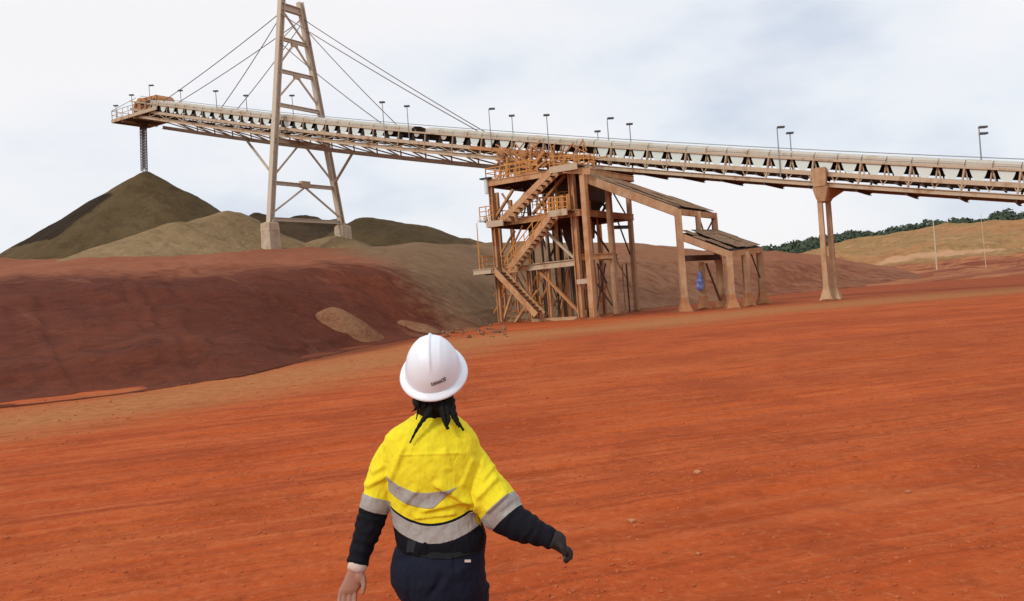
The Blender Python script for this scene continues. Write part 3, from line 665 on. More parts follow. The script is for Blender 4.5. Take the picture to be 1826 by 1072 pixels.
# lamps on the gallery -------------------------------------------------
def lamp(u, vt, n_, label, heads=(0,), arm=.5, base_z=2.0, near=False, sbase=None):
    # pole stands on the gallery at offset n_, foot found under the head
    s_, zt = gs(u + 1.5, vt, n_); p0 = G0 + d2 * s_ + n2 * n_; zb = gz(min(s_, S_HEAD)) + base_z; zt = max(zt, zb + 1)
    t = thing('gallery_lamp', label, 'lamp', (p0.x, p0.y, zb), 'floodlight poles on the conveyor gallery')
    MB().tube([Vector((p0.x, p0.y, zb)), Vector((p0.x, p0.y, zt))], [.055, .04], 6).build('pole', M_GREYPOLE, t)
    for h_ in heads:
        b = MB(); c = Vector((p0.x, p0.y, zt - h_)); ax = Vector((1, 0.1, 0))
        if arm > 0: b.beam(c + UP * .0, c + ax * arm, .05, .05)
        a0 = -.28 if arm <= 0 else arm * .1
        x = c + ax * (a0); y = c + ax * (a0 + .56)
        b.loft([[q + o for o in (Vector((0, -.2, -.03)), Vector((0, .2, -.03)), Vector((0, .12, .11)), Vector((0, -.12, .11)))] for q in (x, y)])
        b.build('lamp_head', M_LAMP, t)
    return t
lamp(205, 189, 0.0, 'lamp pole at the far left corner of the discharge platform', arm=0, base_z=.15)
lamp(233, 170, 0.2, 'lamp pole on the discharge platform beside the rust housing', arm=0, base_z=.15)
lamp(264, 153, 3.4, 'tallest lamp pole above the rust discharge housing', arm=.3, base_z=1.2)
for u, v, n_, lb, ar, bz in ((320, 162, 3.4, 'gallery lamp just left of the two outer stay cable ends', 0, 1.2), (383, 163, .05, 'gallery lamp midway between the discharge end and the pylon', 0, 1.9), (437, 171, .05, 'gallery lamp nearest the pylon on its left side', 0, 1.9),
    (519, 171, 3.4, 'gallery lamp seen between the two pylon legs', 0, 1.2), (680, 183, -.1, 'gallery lamp where the inner right stay cables land', 0, 1.0), (724, 190, -.1, 'gallery lamp beside the torn dark hole in the cladding', 0, 1.0),
    (870, 195, -.1, 'gallery lamp at the landing of the long right stay cables', .3, 1.0), (911, 207, 1.2, 'gallery lamp above the left edge of the stair tower', 0, 2.5), (973, 206, -.1, 'gallery lamp above the middle of the stair tower', 0, .6),
    (1064, 235, 3.4, 'short gallery lamp right of the stair tower', 0, 1.2), (1081, 212, 1.2, 'tall gallery lamp beside the short one right of the stair tower', .3, 2.5), (1121, 222, 1.2, 'gallery lamp above the long sloping roof', 0, 2.5),
    (1384, 228, -.1, 'taller lamp of the close pair left of the concrete pier', .3, .5), (1407, 238, 3.4, 'shorter lamp of the close pair left of the concrete pier', 0, 1.2)):
    lamp(u, v, n_, lb, arm=ar, base_z=bz)
lamp(1744, 228, 1.2, 'double-headed lamp pole at the right end of the gallery', heads=(0, .45), arm=.3, base_z=2.5)

# ------------------------------------------------------------------ pylon with stay cables
NC = 2.3
def leg_solve(u, v, n_):
    p = on_plane(u, v, G0, n2, n_); return p
pb = leg_solve(482, 398, NC - 5.5); S_T = (pb - G0).dot(d2); ZB = pb.z
ZT = P(494, -14, pb.y + 2).z
def leg(side, z):
    half = lerp(5.5, 1.35, (z - ZB) / (ZT - ZB)); return G0 + d2 * S_T + n2 * (NC + side * half) + UP * z
pyl = thing('cable_pylon', 'tall beige A-frame pylon holding the gallery with stay cables', 'pylon', leg(-1, ZB) * .5 + leg(1, ZB) * .5 - UP * 2.6)
for sd_ in (-1, 1):
    b = MB(); b.ibeam(leg(sd_, ZB - .2), leg(sd_, ZT), .60, .66, .10, up=n2); b.build('leg', M_TOWER, pyl)
    c = leg(sd_, ZB); b = MB(); rings = []
    for z, hw in ((-5.0, .80), (-.9, .70), (-.85, .73), (-.05, .68), (0.0, .62)):
        cc = Vector((c.x, c.y, c.z + z)) + n2 * sd_ * .1
        rings.append([cc + d2 * a * hw * 1.0 + n2 * q * hw for a, q in ((-1, -1), (1, -1), (1, 1), (-1, 1))])
    b.loft(rings); b.build('concrete_footing', M_CONC, pyl)
    b = MB(); b.box(leg(sd_, ZB + .05), 1.05, 1.05, .12, Matrix.Rotation(math.atan2(d2.y, d2.x), 3, 'Z'))
    for q in (-.42, .42):
        b.tube([leg(sd_, ZB) + d2 * q, leg(sd_, ZB + .35) + d2 * q], .06, 6)
    b.build('base_plate', M_GIRDER, pyl)
zl = [P(490, v, pb.y + dy).z for v, dy in ((4, 1.9), (63, 1.7), (122, 1.5), (184, 1.3), (325, .4), (397, 0.0))]
zl[5] = ZB + .45
for i, z in enumerate(zl):
    MB().ibeam(leg(-1, z), leg(1, z), .5 if i == 0 else .30, .8 if i == 0 else .42, .07).build('cross_beam', M_TOWER, pyl)
def mid(z): return leg(-1, z).lerp(leg(1, z), .5)
def br(a, c, w_=.20): MB().beam(a, c, w_, w_ * .8).build('brace', M_TOWER, pyl)
br(leg(-1, zl[0] - .3), leg(1, zl[1] - .2)); br(leg(1, zl[0] - .5), leg(-1, zl[1] - .4), .1)
for i, j in ((1, 2), (2, 3)):
    br(mid(zl[i] - .2), leg(-1, zl[j] + .5)); br(mid(zl[i] - .2), leg(1, zl[j] + .5))
    MB().box(mid(zl[i] - .3), .9, .25, .5, Matrix.Rotation(math.atan2(n2.y, n2.x), 3, 'Z')).build('gusset_plate', M_GIRDER, pyl)
br(mid(zl[4] - .2), leg(-1, zl[5] + .5)); br(mid(zl[4] - .2), leg(1, zl[5] + .5)); MB().box(mid(zl[4] + .1), 1.3, .5, .75, Matrix.Rotation(math.atan2(n2.y, n2.x), 3, 'Z')).build('gusset_plate', M_GIRDER, pyl)
gmidz = gz(S_T) - .2
br(mid(gmidz), leg(-1, zl[4] + .6)); br(mid(gmidz), leg(1, zl[4] + .6))
kl = on_plane(438, 248, G0, n2, GW); kr = on_plane(628, 274, G0, n2, GW)
br(kl, leg(-1, P(478, 310, pb.y).z), .24); br(kr, leg(1, zl[4] + .5), .24)
MB().ibeam(leg(-1, gmidz - .25), leg(1, gmidz - .25), .4, .5, .07).build('saddle_beam', M_TOWER, pyl)
def cable(sd_, zt, u, v, n_):
    e_ = on_plane(u, v, G0, n2, n_); a = leg(sd_, zt); pts = []
    for i in range(13):
        t = i / 12; p = a.lerp(e_, t); p.z -= 0.35 * 4 * t * (1 - t) * .6; pts.append(p)
    MB().tube(pts, .05, 5).build('stay_cable', M_CABLE, pyl)
ztop = P(490, 16, pb.y + 2).z
cable(-1, ztop, 291, 181, 0.0); cable(-1, ztop - .4, 395, 192, 0.0); cable(1, ztop, 316, 184, GW); cable(1, ztop - .3, 422, 196, GW)
cable(1, ztop, 866, 236, GW); cable(1, ztop - 1.0, 708, 223, GW); cable(-1, ztop - .2, 851, 233, 0.0); cable(-1, ztop - 3.5, 679, 219, 0.0)

# ------------------------------------------------------------------ concrete pier at the right
pr = on_plane(1465, 338, G0, n2, 0.0); sP = (pr - G0).dot(d2)
pc = G0 + d2 * sP; zg = gz(sP)
pier = thing('support_pier', 'ochre stained twin-column concrete pier under the right gallery', 'pier', (pc.x, pc.y, 0))
Mz = Matrix.Rotation(math.atan2(d2.y, d2.x), 3, 'Z')
for n_, a_ in ((-.1, .16), (1.25, -.12)):
    b = MB(); c = pc + d2 * a_ + n2 * n_; rings = []
    for z, hx, hy in ((-.4, .56, .5), (.0, .52, .47), (.35, .40, .37), (.95, .22, .22), (1.2, .19, .19), (zg - .9, .17, .175)):
        rings.append([Vector((c.x, c.y, z)) + d2 * x * hx + n2 * y * hy for x, y in ((-1, -1), (1, -1), (1, 1), (-1, 1))])
    b.loft(rings); b.build('column', M_PIER, pier)
b = MB(); rings = []
for z, hx, n0, n1_ in ((-1.15, .26, -.36, 1.5), (-.85, .38, -.42, 1.8), (-.1, .56, -.55, GW + .4), (-.04, .56, -.55, GW + .4)):
    rings.append([pc + UP * (zg + z) + d2 * x * hx + n2 * nn for x, nn in ((-1, n0), (1, n0), (1, n1_), (-1, n1_))])
b.loft(rings); b.build('pier_capital', M_PIER, pier)
b = MB(); rings = []
for z, hx in ((-.02, .44), (.25, .48), (1.3, .54), (1.38, .50)):
    rings.append([pc + UP * (zg + z) + d2 * x * hx + n2 * nn for x, nn in ((-1, -.62), (1, -.62), (1, -.16), (-1, -.16))])
b.loft(rings); b.build('bearing_block', M_PIER, pier)

# ------------------------------------------------------------------ stair and transfer tower
BO = Vector((5.75, 65.0, 0))
def Q(u, v, b=0.0): return on_plane(u, v, BO, n2, b)
def BP(a, b, z): return BO + d2 * a + n2 * b + UP * z
def ab(p): q = p - BO; return q.dot(d2), q.dot(n2)
tt = thing('stair_tower', 'rust and ochre steel transfer tower with zigzag stairs under the gallery', 'tower', BP(4, 5, 0))
F1, F2, F3 = 4.4, 8.15, 11.4
def col(u, vb, b, ztop, w_=.5, mat=M_COLUMN, vt=None, name='column', D_=None):
    p = Q(u, vb, b); a_ = ab(p)[0]
    m = MB(); m.ibeam(BP(a_, b, -.4), BP(a_, b, ztop), w_ * .70, w_ * .70, w_ * .12, up=d2); m.build(name, mat, tt); return a_
aL = col(894, 578, 0, F3 + .3, .50)
aC = col(1038, 571, 0, F3 + .1, .62)
aM = col(984, 574, .3, F1, .42)
col(949, 577, .5, F1 + .1, .34)
for u, b, zt, w_ in ((902, 6, F3, .45), (1052, 6, F3, .5), (958, 6, F3, .4), (925, 12, F3, .45), (1000, 12, F3 + 2.6, .5), (1010, 9, F3, .4), (1080, 12, F3 + 2.6, .5), (975, 9, F2, .35)):
    col(u, 571 - b * .6, b, zt, w_, M_DARK if u in (958, 975, 1010, 1000) else M_COLUMN)
# the chunky outer columns on the right
for u, v, b, vt, w_ in ((1059, 571, -.6, 310, .50), (1101, 565, 2.7, 324, .44), (1136, 557, 12.5, 338, .42)):
    p = Q(u, v, b); a_ = ab(p)[0]; zt = Q(u - 20, vt, b).z
    MB().beam(BP(a_, b, -.4), BP(a_, b, zt), w_, w_ * .8, up=d2).build('outer_column', M_COLUMN if b < 0 else M_PIER, tt)
# floors
def floor(z, a0, a1, b0, b1, mat=M_DARK, edge=M_COLUMN, eh=.42):
    m = MB(); slab(m, [BP(a0, b0, z), BP(a1, b0, z), BP(a1, b1, z), BP(a0, b1, z)], -.10, -.02); m.build('floor_plate', mat, tt)
    for p, q in ((BP(a0 - .08, b0 - .1, z - .12), BP(a1 + .08, b0 - .1, z - .12)), (BP(a1 + .1, b0 - .02, z - .12), BP(a1 + .1, b1, z - .12)), (BP(a0 - .1, b0 - .02, z - .12), BP(a0 - .1, b1, z - .12)), (BP(a0 - .08, b1 + .12, z - .12), BP(a1 + .08, b1 + .12, z - .12))):
        MB().ibeam(p, q, .16, eh, .05).build('edge_beam', edge, tt)
    for b_i in np.arange(b0 + 1.5, b1, 2.0): MB().ibeam(BP(a0, b_i, z - .25), BP(a1, b_i, z - .25), .12, .26, .04).build('floor_joist', M_DARK, tt)
aR = 0.2; aW = aL + .35
floor(F3, aR, aW, -.1, 9.6, eh=.46); floor(F2, aR, aW, -.1, 9.0, eh=.5)
floor(F1, aL - .5, ab(Q(856, 481, -.9))[0], -1.6, 1.6, edge=M_GIRDER, eh=.42)
MB().ibeam(Q(944, 477, -.1), Q(1026, 468, -.1), .3, .50, .06).build('girder', M_GIRDER, tt)
MB().ibeam(BP(aL, 0, F1 - .2), Q(944, 477, -.1), .26, .45, .06).build('girder', M_COLUMN, tt)
MB().beam(BP(aC + .3, -.05, .12), BP(aM + 1.5, -.05, .12), .4, .35).build('sill_beam', M_PIER, tt)
for z, b0, b1 in ((F1 + .3, .1, 2.6), (F1 + .3, 2.8, 5.5)): MB().ibeam(BP(.15 if b0 > 1 else aC - .05, b0, z), BP(.15 if b0 > 1 else -.95, b1, z), .25, .45, .05).build('girder', M_DARK if b0 > 1 else M_COLUMN, tt)
MB().beam(Q(1030, 503, -.3), Q(1056, 500, -.6), .22, .36).build('link_beam', M_GIRDER, tt)
MB().ibeam(Q(1084, 406, 8), Q(1121, 405, 12), .2, .3, .04).build('girder', M_DARK, tt)
# braces on the front face and inside
for (u0, v0, u1, v1, b, w_, mt) in ((1008, 312, 950, 382, 1.0, .26, M_ORANGE), (915, 338, 884, 388, .2, .24, M_COLUMN), (971, 410, 1024, 460, .2, .26, M_GIRDER), (959, 480, 1034, 558, .2, .26, M_ORANGE),
    (918, 508, 897, 574, .2, .24, M_COLUMN), (949, 530, 914, 582, .4, .26, M_COLUMN), (982, 500, 952, 566, 4, .24, M_ORANGE), (1003, 520, 968, 572, 4, .22, M_COLUMN), (918, 412, 895, 450, .2, .18, M_ORANGE), (932, 402, 900, 470, .2, .13, M_RAIL),
    (1062, 345, 1090, 385, 6, .2, M_DARK), (1090, 345, 1064, 400, 7, .2, M_DARK), (1056, 405, 1090, 455, 6, .16, M_DARK), (1065, 470, 1082, 505, 6, .14, M_DARK), (1082, 505, 1070, 540, 6, .14, M_ORANGE), (1060, 500, 1092, 545, 6, .14, M_DARK),
    (1098, 385, 1124, 455, 10, .13, M_DARK), (1094, 345, 1120, 390, 10, .13, M_DARK), (1100, 465, 1130, 520, 10, .12, M_PIER), (895, 345, 925, 392, 6, .18, M_COLUMN), (940, 338, 905, 390, 6, .18, M_COLUMN), (965, 420, 985, 470, 8, .22, M_DARK), (1000, 420, 975, 470, 8, .2, M_DARK)):
    MB().beam(Q(u0, v0, b), Q(u1, v1, b), w_, w_ * .7).build('brace', mt, tt)
# hanging chutes and pipes inside
b = MB(); rings = []
for z, h_ in ((F3 - .3, 1.55), (F2 + 1.2, 1.45), (F2 + .2, .8), (F1 + 2.0, .62)): rings.append([BP(2.8 + x * h_, 5.2 + y * h_, z) for x, y in ((-1, -1), (1, -1), (1, 1), (-1, 1))])
b.loft(rings); b.build('transfer_chute', M_DARK, tt)
b = MB(); rings = []
for z, h_ in ((F2 - .3, .85), (F1 + 1.4, .5), (.6, .42)): rings.append([BP(4.6 + x * h_, 7 + y * h_, z) for x, y in ((-1, -1), (1, -1), (1, 1), (-1, 1))])
b.loft(rings); b.build('transfer_chute', M_DARK, tt)
for a_, b_i, z0, z1, r_, mt in ((3.6, 2.2, -.3, F2, .14, M_COLUMN), (3.0, 2.4, -.3, F1 + .5, .12, M_ORANGE), (2.3, 3.0, -.3, F1, .14, M_COLUMN), (1.5, 4.0, -.3, F3, .18, M_COLUMN), (5.2, 3.5, F1, F3, .13, M_DARK), (4.1, 1.4, .2, F1 + 3, .10, M_GIRDER), (1.9, 2.0, -.3, F1 - .2, .1, M_PIER), (5.9, 2.6, -.3, F1, .1, M_ORANGE)):
    MB().tube([BP(a_, b_i, z0), BP(a_ + .1, b_i, (z0 + z1) / 2), BP(a_, b_i, z1)], r_, 7).build('pipe', mt, tt)
rng3 = random.Random(8)
for i in range(34):                       # thin conduits, hangers and secondary bracing inside the frame
    a_, b_i = rng3.uniform(.6, 7.4), rng3.uniform(1.0, 9.5); lo_ = rng3.choice((0, 0, F1, F2)); hi_ = {0: F1 - .2, F1: F2 - .3, F2: F3 - .3}[lo_]
    MB().beam(BP(a_, b_i, lo_ + .1), BP(a_ + rng3.choice((0, 0, .05, -1.2, 1.3)), b_i, hi_), rng3.choice((.07, .1, .14)), .09).build('secondary_strut', rng3.choice((M_DARK, M_ORANGE, M_COLUMN, M_COLUMN)), tt)
for i in range(46):                       # rusty small steelwork crowded into the lower left bays
    u, v = rng3.uniform(888, 965), rng3.uniform(478, 568); p = Q(u, v, rng3.uniform(-.3, 3)); q = p + d2 * rng3.uniform(-1.3, 1.3) + UP * rng3.choice((-1.6, -.9, 0, .8, 1.5)); q.z = max(q.z, .05)
    MB().beam(p, q, .09, .09).build('secondary_strut', rng3.choice((M_ORANGE, M_ORANGE, M_RAIL, M_COLUMN)), tt)
# stairs
def stair(p0, p1, wdt, name='stair_flight', mat=M_COLUMN, rails=True):
    """p0 low end, p1 high end on the near stringer; the flight is wdt deep"""
    fl = bpy.data.objects.new(name, None); COL.objects.link(fl); fl.parent = tt; WORLD[fl.name] = WORLD[tt.name]
    for k_ in (0, 1): MB().beam(p0 + n2 * wdt * k_, p1 + n2 * wdt * k_, .08, .46).build('stringer', mat, fl)
    n = max(4, int(abs(p1.z - p0.z) / .27)); 
    for i in range(1, n): 
        c = p0.lerp(p1, i / n); MB().box(c + n2 * wdt / 2, .32, wdt - .1, .05, Mz).build('tread', M_DARK, fl)
    if rails:
        for k_ in (0, 1):
            b = MB(); o = n2 * (wdt * k_ + (-.05 if k_ == 0 else .05)); m_ = 5
            for i in range(m_ + 1): q = p0.lerp(p1, i / m_) + o; b.tube([q, q + UP * 1.05], .04, 5)
            b.tube([p0 + o + UP * 1.05, p1 + o + UP * 1.05], .045, 5); b.tube([p0 + o + UP * .55, p1 + o + UP * .55], .035, 5); b.build('handrail', M_RAIL, fl)
    return fl
stair(Q(893, 394, -1.25), Q(983, 305, -1.25), 1.0, rails=False)
stair(Q(907, 480, -1.25), Q(982, 383, -1.25), 1.0)
stair(Q(956, 562, -1.4), Q(880, 481, -1.4), 1.1, rails=False)
def landing(u0, u1, v, z, b0=-1.35, b1=-.1):
    a0, a1 = ab(Q(u0, v, b0))[0], ab(Q(u1, v, b0))[0]; m = MB(); slab(m, [BP(a0, b0, z), BP(a1, b0, z), BP(a1, b1, z), BP(a0, b1, z)], -.08, 0); m.build('landing_plate', M_DARK, tt)
    MB().beam(BP(a0, b0 - .04, z - .12), BP(a1, b0 - .04, z - .12), .1, .48).build('landing_beam', M_GIRDER, tt); return a0, a1
landing(980, 1030, 301, Q(1000, 298, -1.3).z); landing(979, 1012, 380, Q(995, 377, -1.3).z); landing(868, 898, 400, Q(885, 396, -1.3).z)
MB().beam(Q(1004, 303, -1.35), Q(1052, 306, -.6), .1, .46).build('landing_beam', M_COLUMN, tt)
# handrails
rail([BP(aL + .3, -1.5, F1), BP(ab(Q(857, 480, -1.5))[0], -1.5, F1), BP(ab(Q(857, 480, -1.5))[0], 1.4, F1), BP(aL - .3, 1.5, F1)], tt, post=.9, mids=2)
rail([BP(aW, -.1, F2), BP(aW, 8.8, F2)], tt, post=1.0, mids=2)
rail([BP(aW + .05, -1.3, F2 + .1), BP(aW - 1.2, -1.3, F2 + .1)], tt, post=.6, mids=2)
rail([Q(958, 383, -.2), Q(1014, 380, -.2)], tt, post=.35, mids=2, h=1.25)
rail([Q(979, 379, -1.3), Q(1012, 377, -1.3)], tt, post=.4, mids=2, h=1.1)
rail([Q(950, 372, 2), Q(1018, 366, 2)], tt, post=.5, mids=3, h=1.1)
rail([BP(aW, -.1, F3), BP(aW, 5, F3)], tt, post=1.2, mids=2); rail([BP(aW, -.1, F3), BP(3.6, -.1, F3)], tt, post=1.0, mids=2)
for k_ in range(2): MB().box(BP(.9 + k_ * .55, -.35, F2 + .75), .3, .2, 1.2, Mz).build('cable_box', M_ORANGE, tt)
# rusty support bent between the top floor and the gallery
for (u0, v0, u1, v1, b, w_) in ((919, 282, 940, 306, 9.5, .42), (971, 270, 944, 306, 9.5, .42), (948, 262, 945, 304, 9.6, .3), (908, 292, 936, 308, 9.0, .3), (985, 268, 990, 300, 9.5, .3), (930, 268, 930, 305, 10.5, .26), (960, 268, 962, 300, 10.5, .28), (905, 280, 905, 318, 8, .26), (892, 297, 892, 322, 6, .22), (918, 300, 918, 322, 7, .2),
    (975, 285, 955, 302, 9, .22), (1010, 280, 1000, 296, 10, .3), (1030, 282, 1022, 297, 10.5, .26), (935, 290, 965, 296, 9.2, .22), (900, 305, 940, 298, 9, .24)):
    MB().beam(Q(u0, v0, b), Q(u1, v1, b), w_, w_ * .8).build('bent_strut', M_ORANGE, tt)
for u, v, b, sx, sz in ((934, 280, 10.2, .6, 1.0), (953, 290, 10.3, .7, .5), (975, 294, 10, 1.0, .35), (916, 303, 9.5, 1.2, .35), (940, 311, 7, 2.2, .3), (987, 279, 10.4, .5, .6)):
    MB().box(Q(u, v, b), sx, .5, sz, Mz).build('drive_housing', M_ORANGE, tt)
for u, v in ((912, 302), (921, 301)): 
    c = Q(u, v, 8.5); MB().tube([c, c + n2 * .8], .36, 10).build('drive_wheel', M_DARK, tt)
rng2 = random.Random(3)
for i in range(110):                       # cable trays, pipes and small bracing around the drive
    u, v = 893 + 170 * rng2.random() ** 1.2, 268 + 32 * rng2.random(); p = Q(u, v, 9 + 2 * rng2.random())
    q = p + d2 * rng2.uniform(-1.5, 1.5) + UP * rng2.choice((-1.1, -.7, 0, .1, .8, 1.1)); MB().beam(p, q, .11, .09).build('small_brace', M_ORANGE, tt)
rail([Q(980, 300, 8.5), Q(1060, 296, 8.5)], tt, post=.5, mids=2, h=1.0); rail([Q(893, 322, 3), Q(945, 311, 3)], tt, post=.9, mids=2, h=1.2)
# floodlight at the left corner, thin pole at the stair foot
fl = thing('floodlight', 'white floodlight on a short mast at the left corner of the stair tower', 'lamp', Q(868, 346, -.3))
c = Q(868, 346, -.3); MB().tube([c, Q(866, 320, -.3)], .16, 8).build('mast', M_PANEL, fl); MB().box(Q(866, 318.5, -.3), .95, .4, .12, Mz).build('lamp_head', M_LAMP, fl)
fl = thing('small_lamp', 'small lamp on a bracket sticking out left of the middle stair landing', 'lamp', Q(868, 393, -.2))
MB().box(Q(861, 394, -.2), .7, .5, .16, Mz).build('lamp_head', M_PANEL, fl); MB().beam(Q(868, 393, -.2), Q(862, 390, -.2), .08, .5).build('bracket', M_GIRDER, fl)
fl = thing('whip_pole', 'thin orange pole rising at the lowest stair landing', 'pole', Q(856, 478, -1.6))
MB().tube([Q(856, 482, -1.6), Q(850, 398, -1.6)], [.07, .035], 6).build('pole', M_RAIL, fl)

# ------------------------------------------------------------------ stepped shed roofs right of the tower
sh = thing('stepped_shed', 'stepped open shed of ochre posts and slatted sheet roofs beside the stair tower', 'shed', P(1290, 549, 66))
DR = (64.0, 66.6, 69.4)
def spost(u, vb, D, ztop, w_=.46, foot=True):
    p = P(u, vb, D); x, y = p.x, p.y
    MB().beam((x, y, .5 if foot else -.3), (x, y, ztop), w_, w_ * .9, up=(0, 1, 0)).build('post', M_PIER, sh)
    if foot:
        b = MB(); rings = []
        for z, h_ in ((-.4, .56), (.0, .52), (.25, .42), (.7, .28), (1.1, .26)): rings.append([Vector((x + a * h_, y + c_ * h_, z)) for a, c_ in ((-1, -1), (1, -1), (1, 1), (-1, 1))])
        b.loft(rings); b.build('post_foot', M_FOOT, sh)
    return x, y
def zat(u, v, D): return P(u, v, D).z
z1 = zat(1208, 374, DR[0]); z2 = zat(1298, 449, DR[0])
A = [spost(1222, 557, DR[0], z1), spost(1256, 553, DR[1], z1 - 3.9), spost(1288, 550, DR[2], z1 - 3.5)]
C_ = [spost(1306, 549, DR[0], z2), spost(1335, 545, DR[1], z2), spost(1361, 542, DR[2], z2)]
xa = P(1273, 381, DR[2]).x; xm = P(1244, 380, DR[1] + .2).x
MB().beam((xa, DR[2], z1 - 4), (xa, DR[2], z1), .42, .4, up=(0, 1, 0)).build('post', M_PIER, sh)
MB().beam((xm, DR[1] + .2, z1 - 2.0), (xm, DR[1] + .2, z1), .36, .36, up=(0, 1, 0)).build('post', M_PIER, sh)
MB().beam((xm + .1, DR[1] + .4, z1 - .3), (xm + .75, DR[1] + 1.6, z1 - 1.8), .09, .09).build('brace', M_DARK, sh); MB().beam((xa, DR[2] - .2, z1 - .3), (xm + .6, DR[1] + 1.2, z1 - 1.9), .09, .09).build('brace', M_DARK, sh)
MB().beam(P(1222, 461, DR[0] + .1), P(1282, 459, DR[2]), .3, .42).build('tie_beam', M_DARK, sh)
MB().beam(P(1259, 470, 67.5), P(1284, 535, 69), .12, .12).build('brace', M_DARK, sh); MB().beam(P(1338, 449, 67.5), P(1357, 500, 69.4), .09, .09).build('brace', M_DARK, sh)
def roof(p00, p01, p10, p11, n, seed, beamw=.62):
    """p00 high near, p01 low near, p10 high far, p11 low far"""
    rg = random.Random(seed)
    MB().beam(p00 - UP * .35, p01 - UP * .35, .28, beamw).build('eave_beam', M_PIER, sh); MB().beam(p10 - UP * .35, p11 - UP * .35, .28, .4).build('eave_beam', M_PIER, sh)
    MB().beam(p01 - UP * .3 + Vector((.02, .15, 0)), p11 - UP * .3, .26, .42).build('end_beam', M_COLUMN, sh); MB().beam(p00 - UP * .3, p10 - UP * .3, .26, .42).build('end_beam', M_COLUMN, sh)
    b = MB(); slab(b, [p00.lerp(p10, .02), p01.lerp(p11, .02), p11, p10], -.10, -.06); b.build('roof_gap_shade', M_BLACK, sh)  # dark underlay added so the gaps between roof sheets read as shade
    nr = 6
    for i in range(nr + 1): MB().beam(p00.lerp(p01, i / nr) - UP * .12, p10.lerp(p11, i / nr) - UP * .12, .09, .12).build('purlin', M_DARK, sh)
    for i in range(n):
        t0, t1 = i / n + .01, (i + .985 - (.42 if i == 0 else 0)) / n
        k_ = 4
        for j in range(k_):
            q0, q1 = j / k_ + .003, (j + 1) / k_ - .003 
            dz = rg.uniform(0, .09); jt = rg.uniform(-.015, .015)
            def pt(t, q): return (p00.lerp(p01, q)).lerp(p10.lerp(p11, q), t) + UP * (.02 + dz + .05 * (i % 2))
            b = MB(); c = [pt(t0 + jt, q0), pt(t0 + jt, q1), pt(t1 + jt, q1), pt(t1 + jt, q0)]
            slab(b, c, 0, .035)
            for r_ in range(3):      # ribs of the sheet
                tt_ = lerp(t0, t1, (r_ + .5) / 3) + jt; b.beam(pt(tt_, q0 + .004) + UP * .045, pt(tt_, q1 - .004) + UP * .045, .09, .03)
            b.build('roof_sheet', M_ROOF, sh)
roof(Q(1037, 316, -.4) + UP * .35, P(1206, 370, DR[0]), P(1122, 327, 71.0), P(1275, 379, DR[2]), 5, 1)
roof(P(1214, 414, DR[0]), P(1300, 446, DR[0]), P(1278, 412, DR[2]), P(1357, 439, DR[2]), 4, 2, .5)
# blue bag hanging by the middle post
bp = P(1248, 501, 66.2); b = MB(); rings = []
for i, (dz, r_) in enumerate(((.78, .05), (.68, .10), (.4, .17), (.0, .25), (-.4, .28), (-.65, .22), (-.78, .08))):
    rings.append([bp + Vector((math.cos(a) * r_ * (1 + .12 * math.sin(3 * a + i)), math.sin(a) * r_ * .8, dz)) for a in [2 * math.pi * k / 12 for k in range(12)]])
blob = thing('hanging_blob', 'bright blue bag hanging beside the middle shed post', 'blob', bp - UP * .78)  # bright blue rounded form on a cord by the middle post
M_BLUE, t_, b2 = newmat('mottled_blue', 0.35, .5); n_ = noise_node(t_, position(t_), 4, 4, .6)
t_.links.new(mixc(t_, ramp(t_, n_, [(.4, 0), (.62, 1)]), (0.10, 0.12, 0.48), (0.32, 0.45, 0.85)), b2.inputs['Base Color'])
b.loft(rings); b.build('blob_body', M_BLUE, blob, True); MB().tube([bp + UP * .76, Vector((bp.x + .1, bp.y, z1 - 4.1))], .025, 5).build('cord', M_CABLE, blob)

# ------------------------------------------------------------------ far poles, tuft
for (ub, vb, ut, vt, D, r_, lb) in ((1671, 487, 1664, 393, 150, .12, 'thick pale timber pole standing on the far red flat'), (1760, 491, 1749, 382, 146, .055, 'slender pale pole with grass at its foot near the right edge')):
    p, q = P(ub, vb, D), P(ut, vt, D); t = thing('timber_pole', lb, 'pole', (p.x, p.y, p.z - 1.0), 'poles in front of the tan hill')
    MB().tube([Vector((p.x, p.y, p.z - 1.2)), Vector((q.x, q.y, q.z))], [r_, r_ * .7], 8).build('shaft', M_WOODPOLE, t)
    MB().tube([Vector((p.x, p.y, p.z - 1.2)), Vector((p.x, p.y, p.z + .25))], r_ * 1.35, 8).build('butt_band', M_GIRDER, t)
rg = random.Random(5)
def tuft(p, n, h_, sp, label):
    b = MB()
    for i in range(n):
        a, r_ = rg.uniform(0, 6.28), sp * rg.random() ** .5; c = Vector((p.x + math.cos(a) * r_, p.y + math.sin(a) * r_, p.z - .05)); l = Vector((rg.uniform(-.5, .5), rg.uniform(-.5, .5), 1)).normalized() * h_ * rg.uniform(.5, 1)
        w_ = Vector((rg.uniform(-1, 1), rg.uniform(-1, 1), 0)).normalized() * h_ * .05; k = len(b.v); b.add([c - w_, c + w_, c + l], [(0, 1, 2)])
    o = b.build('grass_tuft', M_GRASS, None, loc=(p.x, p.y, p.z)); return tag(o, label, 'grass tuft', 'dry grass tufts')
p = P(1762, 492, 145); tuft(Vector((p.x, p.y, p.z - .1)), 160, 1.2, 1.6, 'dry grass tuft around the foot of the slender pole')

